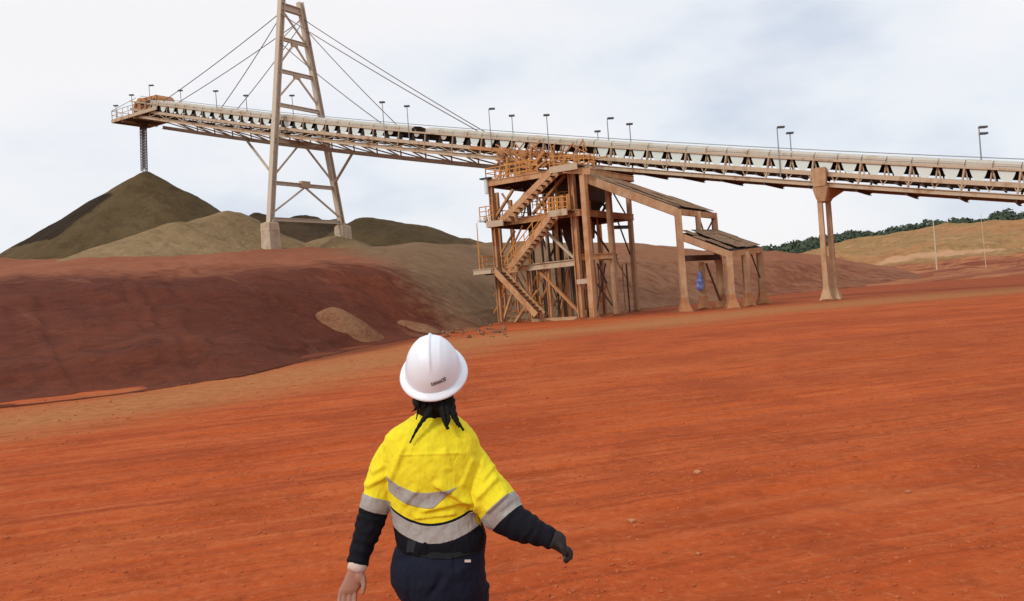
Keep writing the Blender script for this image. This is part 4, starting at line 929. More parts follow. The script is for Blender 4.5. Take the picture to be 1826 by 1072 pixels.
# ------------------------------------------------------------------ the walking person
PD = 3.45
def fabric(name, col, dark, scale=900, rough=.85, sheen=0.0, var=.25):
    m, t, b = newmat(name, rough, .2); p = position(t, obj=True)
    n1 = noise_node(t, p, 9, 5, .6); wv = N(t, 'ShaderNodeTexWave'); wv.inputs['Scale'].default_value = scale; wv.inputs['Distortion'].default_value = 1.0; t.links.new(p, wv.inputs['Vector'])
    n2_ = noise_node(t, p, 160, 3, .7)
    c = mixc(t, ramp(t, n1, [(.35, 0), (.68, var)]), col, dark); t.links.new(c, b.inputs['Base Color'])
    b.inputs['Sheen Weight'].default_value = sheen
    wr = noise_node(t, position(t, .5, (1, 1, .45), obj=True), 26, 4, .55, 1.2); n = bump(t, b, n2_, .25, .0015); bump(t, b, wr, .55, .010, n); return m
M_YEL = fabric('fluorescent_yellow_cotton', (0.83, 0.715, 0.025), (0.77, 0.63, 0.020))
M_NAVY = fabric('navy_cotton', (0.0045, 0.0050, 0.0095), (0.003, 0.0034, 0.006))
M_TROU = fabric('dark_navy_drill', (0.0075, 0.0105, 0.024), (0.005, 0.0065, 0.014))
M_TAPE = fabric('silver_reflective_tape', (0.36, 0.345, 0.32), (0.28, 0.265, 0.24), rough=.5)
M_GLOVE = fabric('black_knit_glove', (0.030, 0.026, 0.025), (0.02, 0.018, 0.017))
M_CUFF = fabric('off_white_cuff', (0.62, 0.52, 0.45), (0.5, 0.42, 0.36))
M_HELM, t_, b2 = newmat('white_hard_hat_plastic', .32, .5); n_ = noise_node(t_, position(t_, obj=True), 14, 5, .6)
t_.links.new(mixc(t_, ramp(t_, n_, [(.5, 0), (.8, .25)]), (0.80, 0.86, 0.93), (0.72, 0.73, 0.76)), b2.inputs['Base Color'])
M_INK, t_, b2 = newmat('dark_brown_print', .6); b2.inputs['Base Color'].default_value = (0.05, 0.028, 0.026, 1)
M_HAIR, t_, b2 = newmat('black_hair', .7, .2); b2.inputs['Base Color'].default_value = (0.006, 0.005, 0.005, 1)
bump(t_, b2, noise_node(t_, position(t_, obj=True), 220, 3, .7), .6, .003)
M_SKIN, t_, b2 = newmat('brown_skin', .5, .4)
at = N(t_, 'ShaderNodeAttribute'); at.attribute_name = 'palm'; sk = mixc(t_, ramp(t_, noise_node(t_, position(t_, obj=True), 60, 4, .6), [(.4, 0), (.7, .5)]), (0.16, 0.075, 0.048), (0.12, 0.055, 0.036))
t_.links.new(mixc(t_, at.outputs['Fac'], sk, (0.36, 0.19, 0.13)), b2.inputs['Base Color']); b2.inputs['Subsurface Weight'].default_value = .08; b2.inputs['Subsurface Radius'].default_value = (.01, .004, .002)
M_BOOT = fabric('brown_work_boot_leather', (0.10, 0.055, 0.03), (0.06, 0.035, 0.02))
M_BELTB = fabric('charcoal_webbing_belt', (0.012, 0.013, 0.015), (0.008, 0.009, 0.011))

def remeshed(mb, voxel, smooth=4, fac=.5):
    me = mb.mesh('tmp'); o = bpy.data.objects.new('tmp', me); COL.objects.link(o)
    m = o.modifiers.new('r', 'REMESH'); m.mode = 'VOXEL'; m.voxel_size = voxel; m.adaptivity = 0
    if smooth: m2 = o.modifiers.new('s', 'SMOOTH'); m2.iterations = smooth; m2.factor = fac
    dg = bpy.context.evaluated_depsgraph_get(); r = bpy.data.meshes.new_from_object(o.evaluated_get(dg))
    bpy.data.objects.remove(o); bpy.data.meshes.remove(me); return r
def mesh_arrays(me):
    V = np.zeros(len(me.vertices) * 3); me.vertices.foreach_get('co', V); V = V.reshape(-1, 3)
    NV = np.zeros(len(me.vertices) * 3); me.vertices.foreach_get('normal', NV); return V, NV.reshape(-1, 3), [tuple(p.vertices) for p in me.polygons]
def to_uv(V):   # picture position of points, used only for measuring folds against the photograph
    rx, rz = V[:, 0] / V[:, 1], (V[:, 2] - CZ) / V[:, 1]
    return CU + FPX * (rx * cR - rz * sR), CV - FPX * (rx * sR + rz * cR)
def smin_ring(c, a, b, n=28, e=2.4):
    r = []
    for k in range(n):
        t = 2 * math.pi * k / n; x, y = math.cos(t), math.sin(t)
        r.append(Vector((c.x + a * math.copysign(abs(x) ** (2 / e), x), c.y + b * math.copysign(abs(y) ** (2 / e), y), c.z)))
    return r
def torso_rings(tab, grow=0.0, D0=PD):
    R_ = []
    for v, ul, ur, b, dy in tab:
        D = D0 + dy; c = P((ul + ur) / 2, v, D); a = (ur - ul) / 2 / FPX * D
        R_.append(smin_ring(c, a + grow, b + grow))
    return R_
def limb(path, n=4):    # path: list of (u, v, D, radius) -> finely sampled points and radii
    pts = [P(u, v, D) for u, v, D, r in path]; rs = [r for *_, r in path]; o, q = [], []
    K = len(pts)
    for i in range(K - 1):
        p0, p1, p2, p3 = pts[max(i-1, 0)], pts[i], pts[i+1], pts[min(i+2, K-1)]
        for k in range(n):
            t = k / n; o.append(.5 * ((2*p1) + (p2-p0)*t + (2*p0-5*p1+4*p2-p3)*t*t + (3*p1-p0-3*p2+p3)*t**3)); q.append(lerp(rs[i], rs[i+1], t))
    o.append(pts[-1]); q.append(rs[-1]); return o, q
armR = [(824, 803, 3.45, .060), (841, 821, 3.44, .066), (858, 855, 3.43, .074), (878, 887, 3.41, .083), (896, 912, 3.40, .085), (911, 926, 3.38, .071), (935, 940, 3.35, .061), (962, 951, 3.32, .048), (990, 963, 3.29, .037)]
armL = [(714, 800, 3.45, .060), (699, 812, 3.45, .065), (687, 842, 3.45, .063), (678, 868, 3.45, .061), (671, 895, 3.44, .059), (665, 915, 3.44, .057), (655, 948, 3.42, .052), (645, 980, 3.40, .045), (638, 1006, 3.38, .040)]
tors = [(733, 748, 798, .052, .0), (742, 731, 811, .066, .0), (752, 714, 824, .080, -.005), (762, 697, 833, .092, -.01), (772, 686, 842, .102, -.011), (786, 681, 852, .113, -.012), (806, 682, 858, .122, -.012), (840, 688, 853, .130, -.008), (880, 694, 850, .130, 0), (912, 699, 851, .126, .002), (940, 703, 861, .130, .0), (958, 706, 868, .134, -.003), (972, 711, 868, .132, -.005), (982, 716, 864, .124, -.003), (985, 724, 856, .11, -.003)]
sb = MB(); sb.loft(torso_rings(tors)[::-1])
for pth in (armR, armL):
    o, q = limb(pth); sb.tube(o, q, 22)
for u, v, D, rx_, ry_, rz_ in ((832, 810, 3.45, .064, .085, .064), (712, 806, 3.45, .058, .08, .062)): sb.ellipsoid(P(u, v, D), rx_, ry_, rz_)
shirt_me = remeshed(sb, .0044, 18)
V, NV, FS = mesh_arrays(shirt_me); U_, V_ = to_uv(V)
def arm_param(V, pth):
    o, q = limb(pth); o = np.array(o); best = np.full(len(V), 9.); tpar = np.zeros(len(V)); rad = np.zeros(len(V)); acc = 0
    for i in range(len(o) - 1):
        d = o[i+1] - o[i]; l = np.linalg.norm(d); t = np.clip(((V - o[i]) @ d) / (l * l), -2 if i == 0 else 0, 2 if i == len(o) - 2 else 1)
        dist = np.linalg.norm(V - (o[i] + t[:, None] * d), axis=1); m = dist < best
        best[m] = dist[m]; tpar[m] = acc + t[m] * l; rad[m] = lerp(q[i], q[i+1], np.clip(t[m], 0, 1)); acc += l
    return tpar, best / rad
tR, dR = arm_param(V, armR); tL, dL = arm_param(V, armL)
def flat_par(pth, T, t):      # replaces the arc parameter near the hem of the sleeve by distance to a flat cut
    o, q = limb(pth); o = [np.array(x) for x in o]; acc = 0
    for a, c in zip(o[:-1], o[1:]):
        l = np.linalg.norm(c - a)
        if acc + l >= T: d = (c - a) / l; p0 = a + d * (T - acc); break
        acc += l
    d = (o[min(len(o)-1, 22)] - o[8]); d /= np.linalg.norm(d)
    return T + (V - p0) @ d
inR = (dR < 1.22) & (tR > .13) & (U_ > 852 - (V_ - 860) * .05) ; inL = (dL < 1.22) & (tL > .10) & (U_ < 697)
# folds: ridges measured on the back of the shirt
def ridge(u0, v0, u1, v1, w_, h_, fade=1.0):
    du, dv = u1 - u0, v1 - v0; l2 = du * du + dv * dv; t = ((U_ - u0) * du + (V_ - v0) * dv) / l2; tc_ = np.clip(t, 0, 1)
    d = np.hypot(U_ - u0 - tc_ * du, V_ - v0 - tc_ * dv); sgn = np.sign((U_ - u0) * dv - (V_ - v0) * du)
    prof = np.exp(-(d / w_) ** 2); return h_ * prof * np.sin(np.clip(t, 0.04, .96) * math.pi) ** .5
def fold(u0, v0, u1, v1, wu, wd_, h_):      # draped fold: long easy side above, short steep side below
    du, dv = u1 - u0, v1 - v0; l = math.hypot(du, dv); t = ((U_ - u0) * du + (V_ - v0) * dv) / (l * l); sd_ = ((U_ - u0) * -dv + (V_ - v0) * du) / l
    ends = np.clip(t / .18, 0, 1) * np.clip((1 - t) / .18, 0, 1); ends = ends * ends * (3 - 2 * ends)
    return h_ * ends * np.where(sd_ < 0, np.exp(-(sd_ / wu) ** 2), np.exp(-(sd_ / wd_) ** 2))
back = NV[:, 1] < 0.15
H = np.zeros(len(V))
for r_ in ((845, 862, 862, 806, 3.5, -.0035), (690, 850, 692, 806, 3.5, -.003), (786, 872, 842, 922, 6, -.008), (735, 925, 810, 912, 5, -.004)):
    H += ridge(*r_) * back
for r_ in ((768, 860, 858, 916, 17, 3.2, .017), (742, 914, 846, 892, 9, 3, .009), (730, 926, 822, 915, 7, 2.5, .007), (696, 862, 722, 792, 9, 4, .007), (846, 812, 820, 872, 10, 4, .008), (850, 893, 890, 848, 10, 4, .009), (864, 918, 908, 876, 9, 3.5, .008), (858, 862, 884, 826, 8, 3.5, .006),
    (650, 872, 694, 846, 9, 3.5, .007), (662, 846, 690, 828, 8, 3.5, .005), (748, 792, 778, 858, 13, 6, .005), (804, 842, 792, 796, 12, 5, .005), (702, 812, 838, 808, 3, 1.8, .003), (718, 905, 748, 868, 9, 4, .005)):
    H += 1.35 * fold(*r_) * back
H += .0035 * fbm(V[:, 0] * 18, V[:, 1] * 18, V[:, 2] * 9, oct=3, seed=71) + .0016 * fbm(V[:, 0] * 50, V[:, 1] * 50, V[:, 2] * 40, oct=2, seed=72)
slv = (inR & (tR > .345)) | (inL & (tL > .29)); tt_ = np.where(inR, tR, tL)
H += slv * (.0048 * np.sin(tt_ * 150 + 3 * vnoise(V[:, 0] * 14, V[:, 1] * 14, V[:, 2] * 14, seed=3)) * (.5 + .5 * vnoise(V[:, 0] * 20, V[:, 1] * 20, V[:, 2] * 20, seed=75)))
V = V + NV * H[:, None]
# side hems: waist overhang bulges a little on the right
def zline(tab):     # (u, v) list on the back -> z as a function of x
    ps = [P(u, v, PD - .12) for u, v in tab]; xs = [p.x for p in ps]; zs = [p.z for p in ps]; cf_ = np.polyfit(xs, zs, 4); return lambda x: np.polyval(cf_, np.clip(x, xs[0], xs[-1]))
zb = zline([(690, 908), (705, 914), (730, 929), (770, 931), (800, 930), (835, 915), (870, 900)])
zu = zline([(680, 860), (700, 874), (740, 889), (780, 890), (805, 884), (850, 868)])
T1R, T1L = .300, .244
tR_, tL_ = tR, tL; tR, tL = flat_par(armR, T1R, tR), flat_par(armL, T1L, tL)
F = V[:, 2] - zb(V[:, 0]); F = np.where(inR, T1R - tR, F); F = np.where(inL, T1L - tL, F)
arm_z = np.where(inR, 2, np.where(inL, 1, 0))
def clip(V, FS, f, sel=None):
    """part of the mesh where f >= 0, cut cleanly along f = 0"""
    nv, nf, mp_, cut = [], [], {}, {}
    def vi(i):
        if i not in mp_: mp_[i] = len(nv); nv.append(V[i])
        return mp_[i]
    def ci(i, j):
        k = (min(i, j), max(i, j))
        if k not in cut: a = f[i] / (f[i] - f[j]); cut[k] = len(nv); nv.append(V[i] + (V[j] - V[i]) * a)
        return cut[k]
    for fi, p in enumerate(FS):
        if sel is not None and not sel[fi]: continue
        pos = [f[i] >= 0 for i in p]
        if all(pos): nf.append(tuple(vi(i) for i in p)); continue
        if not any(pos): continue
        q = []
        for a in range(len(p)):
            i, j = p[a], p[(a+1) % len(p)]
            if pos[a]: q.append(vi(i))
            if pos[a] != pos[(a+1) % len(p)]: q.append(ci(i, j))
        if len(q) > 2: nf.append(tuple(q))
    return np.array(nv), nf
FA = np.array([max(arm_z[i] for i in p) for p in FS]); FAmin = np.array([min(arm_z[i] for i in p) for p in FS])
BASE = P(790, 1000, PD); BASE.z = 0.0
BASEV = np.array(BASE)
def big_parts(V, F_, least=80):    # drop slivers left by cutting
    par = list(range(len(V)))
    def fd(i):
        while par[i] != i: par[i] = par[par[i]]; i = par[i]
        return i
    for f in F_:
        a = fd(f[0])
        for i in f[1:]: par[fd(i)] = a
    cnt = {}
    for f in F_: r_ = fd(f[0]); cnt[r_] = cnt.get(r_, 0) + 1
    G = [f for f in F_ if cnt[fd(f[0])] >= least]; us = sorted({i for f in G for i in f}); mp_ = {i: k for k, i in enumerate(us)}
    return V[us], [tuple(mp_[i] for i in f) for f in G]
def np_obj(name, V, F_, mat, parent, smooth=True):
    V, F_ = big_parts(V, F_)
    me = bpy.data.meshes.new(name); me.from_pydata((V - BASEV).tolist(), [], F_); me.update()
    if smooth: me.polygons.foreach_set('use_smooth', [True] * len(me.polygons))
    return put(name, me, mat, parent, BASE)
# ---- body: head, neck, hands, hidden trunk and legs as one skin
hc = P(773, 663, PD - .02); TAU = R(38)
hU = Vector((0, -math.sin(TAU), math.cos(TAU))); hF = Vector((0, math.cos(TAU), math.sin(TAU))); hX = Vector((1, 0, 0))
MH = Matrix((hX, hF, hU)).transposed()
body = MB(); body.loft(torso_rings(tors[1:-1], -.016)[::-1])
sk_c = hc - hU * .045 + hF * .01
body.ellipsoid(sk_c, .076, .098, .105, MH, 24, 16); body.ellipsoid(sk_c + hF * .045 - hU * .06, .054, .058, .07, MH, 20, 12)   # skull and jaw
body.tube([P(771, 752, PD), P(771, 728, PD - .005), sk_c - hU * .03 - hF * .01], [.068, .062, .060], 16)
body.ellipsoid(sk_c + hF * .105 - hU * .02, .014, .018, .024, MH, 10, 8); body.ellipsoid(sk_c + hF * .095 - hU * .065, .024, .012, .010, MH, 10, 8); body.ellipsoid(sk_c + hF * .098 - hU * .078, .020, .012, .008, MH, 10, 8)
for sx in (-1, 1):
    body.ellipsoid(sk_c + hX * sx * .077 - hU * .03 - hF * .01, .010, .022, .034, MH, 10, 8); body.ellipsoid(sk_c + hF * .088 + hX * sx * .032 + hU * .012, .014, .008, .010, MH, 10, 8)
for pth in (armR, armL):
    o, q = limb(pth); body.tube(o, [max(.022, x - .014) for x in q], 16)
legR = [(822, 1040, 3.46, .088), (822, 1150, 3.45, .080), (824, 1240, 3.42, .056), (826, 1320, 3.40, .050), (828, 1368, 3.40, .036)]
legL = [(766, 1040, 3.48, .080), (770, 1140, 3.52, .080), (768, 1225, 3.62, .056), (770, 1285, 3.66, .050), (772, 1330, 3.66, .036)]
for l_ in (legR, legL):
    o, q = limb(l_); body.tube(o, [x - .012 for x in q], 16)
body.loft(torso_rings([(960, 712, 862, .10, 0), (1000, 706, 858, .12, .01), (1060, 718, 858, .11, .01)], -.01)[::-1])
def finger(b, pts, r0, r1): b.tube(pts, [lerp(r0, r1, i / (len(pts) - 1)) for i in range(len(pts))], 10); b.ellipsoid(pts[-1], r1, r1, r1, None, 10, 6)
# left hand, palm turned to the back
def hp_(u, v, dd=0.0): return P(u, v, 3.37 + dd)
hand = MB(); hr = [hp_(637, 1004), hp_(634, 1016), hp_(630, 1034), hp_(624, 1050), hp_(621, 1056)]
rings = []
for c, a, b_i in zip(hr, (.029, .031, .040, .042, .038), (.022, .020, .018, .016, .013)):
    rings.append([c + Vector((math.cos(t) * a, math.sin(t) * b_i, 0)) for t in [2*math.pi*k/18 for k in range(18)]])
hand.loft(rings[::-1])
for (u0, v0), (u1, v1), (u2, v2), (u3, v3), r0 in (((608, 1050), (605, 1066), (604, 1077), (606, 1085), .0085), ((616, 1053), (613, 1072), (612, 1086), (614, 1096), .0092), ((625, 1054), (623, 1074), (622, 1089), (624, 1100), .0095), ((634, 1052), (633, 1070), (632, 1084), (633, 1093), .0092)):
    finger(hand, [hp_(u0, v0, 0), hp_(u1, v1, -.004), hp_(u2, v2, -.014), hp_(u3, v3, -.026)], r0, r0 * .82)
finger(hand, [hp_(640, 1018, -.004), hp_(648, 1032, -.012), hp_(649, 1046, -.018), hp_(646, 1058, -.022)], .015, .0085); hand.ellipsoid(hp_(641, 1028, -.012), .018, .014, .026)
body.add(hand.v, hand.f)
# right hand, fingers curled down, inside a glove
def gp(u, v, dd=0.0): return P(u, v, 3.285 + dd)
gl = MB(); rings = []
for (u, v), a, b_i, ax in (((984, 960), .034, .026, 0), ((996, 965), .036, .023, .1), ((1007, 974), .036, .021, .3), ((1012, 984), .032, .020, .6)):
    c = gp(u, v); ex = Vector((0.35, .0, .94)); ex = Vector((math.sin(.5 - ax), 0, math.cos(.5 - ax))); 
    rings.append([c + ex * math.cos(t) * a + Vector((0, 1, 0)) * math.sin(t) * b_i * 1.6 for t in [2*math.pi*k/18 for k in range(18)]])
gl.loft(rings)
body.add([tuple(Vector(p).lerp(gp(1000, 970), .06)) for p in gl.v], gl.f)
for i, (dd, tip) in enumerate(((-.030, 997), (-.010, 1000), (.010, 998), (.028, 992))):
    pts = [gp(1011 - i, 978, dd), gp(1017 - i, 986, dd), gp(1017 - i, 994, dd), gp(1010 - i, tip, dd)]
    finger(gl, pts, .0135, .0105); finger(body, pts[:3], .0095, .008)
finger(gl, [gp(996, 968, -.03), gp(1003, 978, -.045), gp(1007, 988, -.045)], .012, .009)
finger(body, [gp(1010, 992, -.012), gp(1008, 998, -.014), gp(1005, 996, -.016)], .0085, .0065)
bme = remeshed(body, .0042, 3)
BV, BN, BF = mesh_arrays(bme); bme.vertices.foreach_set('co', (BV - BASEV).ravel()); bme.polygons.foreach_set('use_smooth', [True] * len(bme.polygons))
bu, bv = to_uv(BV); set_attr(bme, 'palm', ((bu < 662) & (bv > 1005)) * np.clip(.55 - .6 * BN[:, 1], .12, 1))
bme.name = 'person'
person = put('person', bme, M_SKIN, None, BASE)
tag(person, 'person walking away in white hard hat and yellow and navy reflective work shirt', 'person')
# ---- shirt pieces
yv, yf = clip(V, FS, F); shirt = np_obj('shirt', yv, yf, M_YEL, person)
for k_, nm in ((0, 'navy_hem'), (1, 'sleeve'), (2, 'sleeve')):
    cv, cf = clip(V, FS, -F - 1e-6, FA == k_); np_obj(nm, cv, cf, M_NAVY, shirt)
NVd = NV
def tape(fld, wdt, sel, off=.0022, name='reflective_tape', lim=None):
    cv, cf = clip(V + NV * off, FS, np.minimum(np.minimum(fld, wdt - fld), 9 if lim is None else lim), sel); o = np_obj(name, cv, cf, M_TAPE, shirt)
    m = o.modifiers.new('t', 'SOLIDIFY'); m.thickness = .0018; m.offset = -1; return o
torso_sel = FA == 0
tape(zb(V[:, 0]) - .010 - V[:, 2], .066, torso_sel); tape(zu(V[:, 0]) + .029 - V[:, 2], .058, torso_sel & (np.array([dR[p[0]] for p in FS]) > 1.0) & (np.array([dL[p[0]] for p in FS]) > .9), lim=np.where(NV[:, 1] < .3, P(808, 874, PD - .12).x + 1.35 * (V[:, 2] - P(808, 874, PD - .12).z) - V[:, 0], 9))
tape(tR - T1R + .040, .060, FAmin == 2); tape(tL - T1L + .030, .056, FAmin == 1)
# collar band and cuff
cb = MB()
rings = torso_rings([(729, 749, 798, .056, .004), (746, 731, 812, .075, .002)], .003); rin = torso_rings([(730, 750, 797, .053, .004), (746, 733, 810, .072, .002)], -.001)
n_ = len(rings[0]); cb.loft([rings[1], rings[0], rin[0], rin[1]], cap=False); cb.build('collar', M_YEL, shirt, True)
# seams: yoke and armhole stitching lines
# ---- trousers
tr = MB(); tr.loft(torso_rings([(950, 712, 862, .112, 0), (968, 706, 866, .125, 0), (985, 700, 866, .138, -.004), (1005, 697, 865, .150, -.008), (1025, 698, 866, .157, -.008), (1048, 708, 867, .155, 0), (1072, 724, 866, .145, .01), (1095, 734, 864, .13, .015), (1112, 740, 860, .11, .02)])[::-1])
for l_, gr in ((legR, .022), (legL, .022)):
    o, q = limb(l_); tr.tube(o, [x + gr for x in q], 20)
tme = remeshed(tr, .006, 5); TV, TN, TF = mesh_arrays(tme); bu, bv = to_uv(TV); U_, V_ = bu, bv
H = .0045 * fbm(TV[:, 0] * 16, TV[:, 1] * 16, TV[:, 2] * 10, oct=3, seed=81) + .0015 * fbm(TV[:, 0] * 55, TV[:, 1] * 55, TV[:, 2] * 40, oct=2, seed=82)
for r_ in ((702, 1003, 738, 990, 5, -.007), (728, 1018, 730, 1075, 4, -.006), (788, 1030, 760, 1075, 6, -.012), (795, 1030, 840, 1008, 6, .004), (800, 1045, 850, 1035, 6, -.004), (735, 1000, 790, 1020, 9, .004), (808, 985, 812, 1030, 2.5, -.003)): H += ridge(*r_) * (TN[:, 1] < .2)
TV = TV + TN * H[:, None]
tme.vertices.foreach_set('co', (TV - BASEV).ravel()); tme.polygons.foreach_set('use_smooth', [True] * len(tme.polygons)); tme.name = 'trousers'
trou = put('trousers', tme, M_TROU, person, BASE)
zw = zline([(690, 962), (715, 968), (750, 978), (790, 980), (830, 978), (875, 972)])
cv, cf = clip(TV + TN * .004, TF, np.minimum(zw(TV[:, 0]) + .012 - TV[:, 2], TV[:, 2] - zw(TV[:, 0]) + .03)); o = np_obj('belt', cv, cf, M_BELTB, trou); m = o.modifiers.new('t', 'SOLIDIFY'); m.thickness = .003; m.offset = -1
def patch(u, v, wpx, hpx, surfV, name, mat, parent, rot=0.0, off=.004, th=.004):
    uu, vv = to_uv(surfV); msk = np.where((np.hypot(uu - u, vv - v) < 6))[0]; i = msk[np.argmin(surfV[msk][:, 1])]; D = surfV[i][1] - off
    c = P(u, v, D); k_ = D / FPX; b = MB(); b.box(c, wpx * k_, th, hpx * k_, Matrix.Rotation(rot - ROLL * 0, 3, 'Y')); return b.build(name, mat, parent)
bk_ = patch(741, 975, 30, 20, TV, 'belt_keeper', fabric('grey_leather_keeper', (0.030, 0.034, 0.042), (0.022, 0.025, 0.03)), trou, R(10), .006, .012)
patch(757, 978, 6, 22, TV, 'belt_loop', M_NAVY, trou, R(12), .010, .006); patch(720, 969, 6, 22, TV, 'belt_loop', M_NAVY, trou, R(14), .008, .006)
patch(834, 1000.5, 11, 4.5, TV, 'label_tag', M_CUFF, trou, R(3), .004, .002)
# boots
for l_ in (legR, legL):
    a = P(*l_[-1][:3]); b = MB(); rings = []
    zf = max(a.z - .09, .0) if l_ is legL else 0.0
    for dy, dz, hw, hh in ((-.075, 0, .034, .05), (-.05, 0, .042, .075), (.02, 0, .046, .085), (.09, 0, .05, .06), (.16, 0, .05, .042), (.2, 0, .036, .03)):
        c = Vector((a.x, a.y + dy, zf + hh)); rings.append([c + Vector((math.cos(t) * hw, 0, math.sin(t) * hh)) for t in [2*math.pi*k/16 for k in range(16)]])
    b.loft(rings); b.tube([Vector((a.x, a.y, zf + .07)), Vector((a.x, a.y, zf + .22))], [.05, .056], 16); b.build('boot', M_BOOT, person, True)
# glove and cuff
gme = remeshed(gl, .004, 3); GV, _, GF = mesh_arrays(gme); np_obj('glove', GV, GF, M_GLOVE, person)
cu = MB(); cu.tube([P(640, 1000, 3.385), P(637, 1010, 3.378), P(634, 1018, 3.374)], [.037, .037, .035], 20); cu.build('cuff', M_CUFF, person, True)
# ---- hair
hm = MB(); hm.ellipsoid(sk_c + hU * .008, .083, .104, .106, MH, 24, 16)
hm.ellipsoid(P(773, 714, PD - .05), .082, .052, .050); hm.ellipsoid(P(774, 733, PD - .03), .066, .050, .040)
hme = remeshed(hm, .005, 3); HV, HN, HF = mesh_arrays(hme); HV = HV + HN * (.004 * fbm(HV[:, 0] * 60, HV[:, 1] * 60, HV[:, 2] * 25, oct=2, seed=91))[:, None]
keep = clip(HV, HF, .03 - (HV - np.array(sk_c)) @ np.array(hF)); hair = np_obj('hair', keep[0], keep[1], M_HAIR, person)
def lock(pts, r0, r1, nm='braid'):
    o = []; q = []
    P_ = [P(u, v, PD - .105 + dd) for u, v, dd in pts]
    for i in range(len(P_) - 1):
        for k in range(6): o.append(P_[i].lerp(P_[i+1], k / 6))
    o.append(P_[-1]); n = len(o); q = [lerp(r0, r1, i / (n - 1)) * (1 + .16 * math.sin(i * 1.9)) for i in range(n)]
    MB().tube(o, q, 9).build(nm, M_HAIR, hair, True)
lock([(772, 716, .02), (764, 738, -.012), (752, 752, -.02), (741, 770, -.024), (731, 790, -.027)], .0135, .003)
lock([(766, 720, .02), (758, 742, -.01), (747, 760, -.022), (737, 778, -.026)], .010, .003)
lock([(786, 716, .015), (790, 736, -.01), (793, 752, -.022), (799, 766, -.026)], .014, .006)
lock([(794, 714, .02), (798, 734, -.005), (800, 750, -.018), (797, 758, -.02)], .012, .006)
lock([(805, 712, .03), (809, 734, .01), (816, 752, .002), (827, 768, -.002)], .014, .004)
rh = random.Random(6)
for i in range(9):
    side = -1 if i % 2 else 1; u0 = 772 + side * rh.uniform(4, 34); v1 = rh.uniform(728, 752); u1 = u0 + side * rh.uniform(2, 12)
    lock([(u0, 708, .02), (u0 + side * 2, 724, .004), ((u0 + u1) / 2, (724 + v1) / 2, -.004 + .03 * abs(u0 - 772) / 34), (u1, v1, -.012 + .04 * abs(u0 - 772) / 34)], .006, .002, 'hair_strand')
lock([(798, 716, .02), (806, 738, .0), (813, 752, -.006), (820, 762, -.008)], .010, .005)
# ---- hard hat
def helm_pt(th, ph, grow=0.0):
    # th from crown (0) to rim (pi/2); ph around, 0 = right, pi/2 = front
    x, y, z = math.sin(th) * math.cos(ph), math.sin(th) * math.sin(ph), math.cos(th)
    r = Vector((x * .110, y * .130, z * .158)); 
    lx = r.x; rid = 0
    fade = min(1, max(0, (1.0 - th) / .35))
    rid += .0072 * math.exp(-(lx / .0055) ** 2) * fade
    for s_ in (-1, 1): rid += .0016 * math.exp(-((lx - s_ * .040) / .006) ** 2) * fade
    nrm = Vector((x / .110, y / .130, z / .158)).normalized()
    return r + nrm * (rid + grow + .003 * max(0, th - 1.35))
hb = MB(); nu, nv_ = 128, 44; vs = []; fs = []
for j in range(nv_ + 1):
    th = math.pi / 2 * (j + .02) / nv_
    for i in range(nu): vs.append(hc + MH @ helm_pt(th, 2 * math.pi * i / nu))
fs = [(j*nu+i, (j+1)*nu+i, (j+1)*nu+(i+1) % nu, j*nu+(i+1) % nu) for j in range(nv_) for i in range(nu)]
fs.append(tuple(range(nu)))
hb.add(vs, fs); hat = hb.build('hard_hat', M_HELM, person, True)
m = hat.modifiers.new('t', 'SOLIDIFY'); m.thickness = .003; m.offset = -1
bb = MB(); prof = [(.000, .008), (.004, .004), (.012, .000), (.022, -.006), (.025, -.012), (.022, -.014), (.010, -.006), (-.002, -.004)]
rings = []
for i in range(nu):
    ph = 2 * math.pi * i / nu; c, s_ = math.cos(ph), math.sin(ph); ext = 1.0 + .9 * max(0, s_) ** 3; o = Vector((c * .1105, s_ * .1305, 0)); rd = Vector((c / .11, s_ / .13, 0)).normalized()
    rings.append([hc + MH @ (o + rd * (a * ext if a > 0 else a) + Vector((0, 0, z))) for a, z in prof])
n_ = len(prof); vs = [p for r_ in rings for p in r_]; fs = [(i*n_+k, i*n_+(k+1) % n_, ((i+1) % nu)*n_+(k+1) % n_, ((i+1) % nu)*n_+k) for i in range(nu) for k in range(n_)]
bb.add(vs, fs); bb.build('brim', M_HELM, hat, True)
# printed word on the back of the shell (smeared and barely legible)
tcu = bpy.data.curves.new('print', 'FONT'); tcu.body = 'IUAWANCED'; tcu.size = 1; tcu.offset = .035; tcu.align_x = 'CENTER'; tcu.align_y = 'CENTER'
to = bpy.data.objects.new('print', tcu); COL.objects.link(to); dg = bpy.context.evaluated_depsgraph_get(); tme = bpy.data.meshes.new_from_object(to.evaluated_get(dg)); bpy.data.objects.remove(to)
bm = bmesh.new(); bm.from_mesh(tme); bmesh.ops.triangulate(bm, faces=bm.faces); bmesh.ops.subdivide_edges(bm, edges=[e for e in bm.edges if e.calc_length() > .3], cuts=2)
xs = [v.co.x for v in bm.verts]; x0, x1 = min(xs), max(xs)
ang = R(5)
for v in bm.verts:
    x = (v.co.x - (x0 + x1) / 2) / (x1 - x0) * .072; y = v.co.y * .0200
    lx, ly = x * math.cos(ang) - y * math.sin(ang) + .036, x * math.sin(ang) + y * math.cos(ang)
    ph = -math.pi / 2 + lx / .125; th = math.pi / 2 - .33 - (ly) / .15
    v.co = hc + MH @ helm_pt(th, ph, .0008) - BASE
bm.to_mesh(tme); bm.free(); tme.name = 'lettering'
put('lettering', tme, M_INK, hat, BASE)

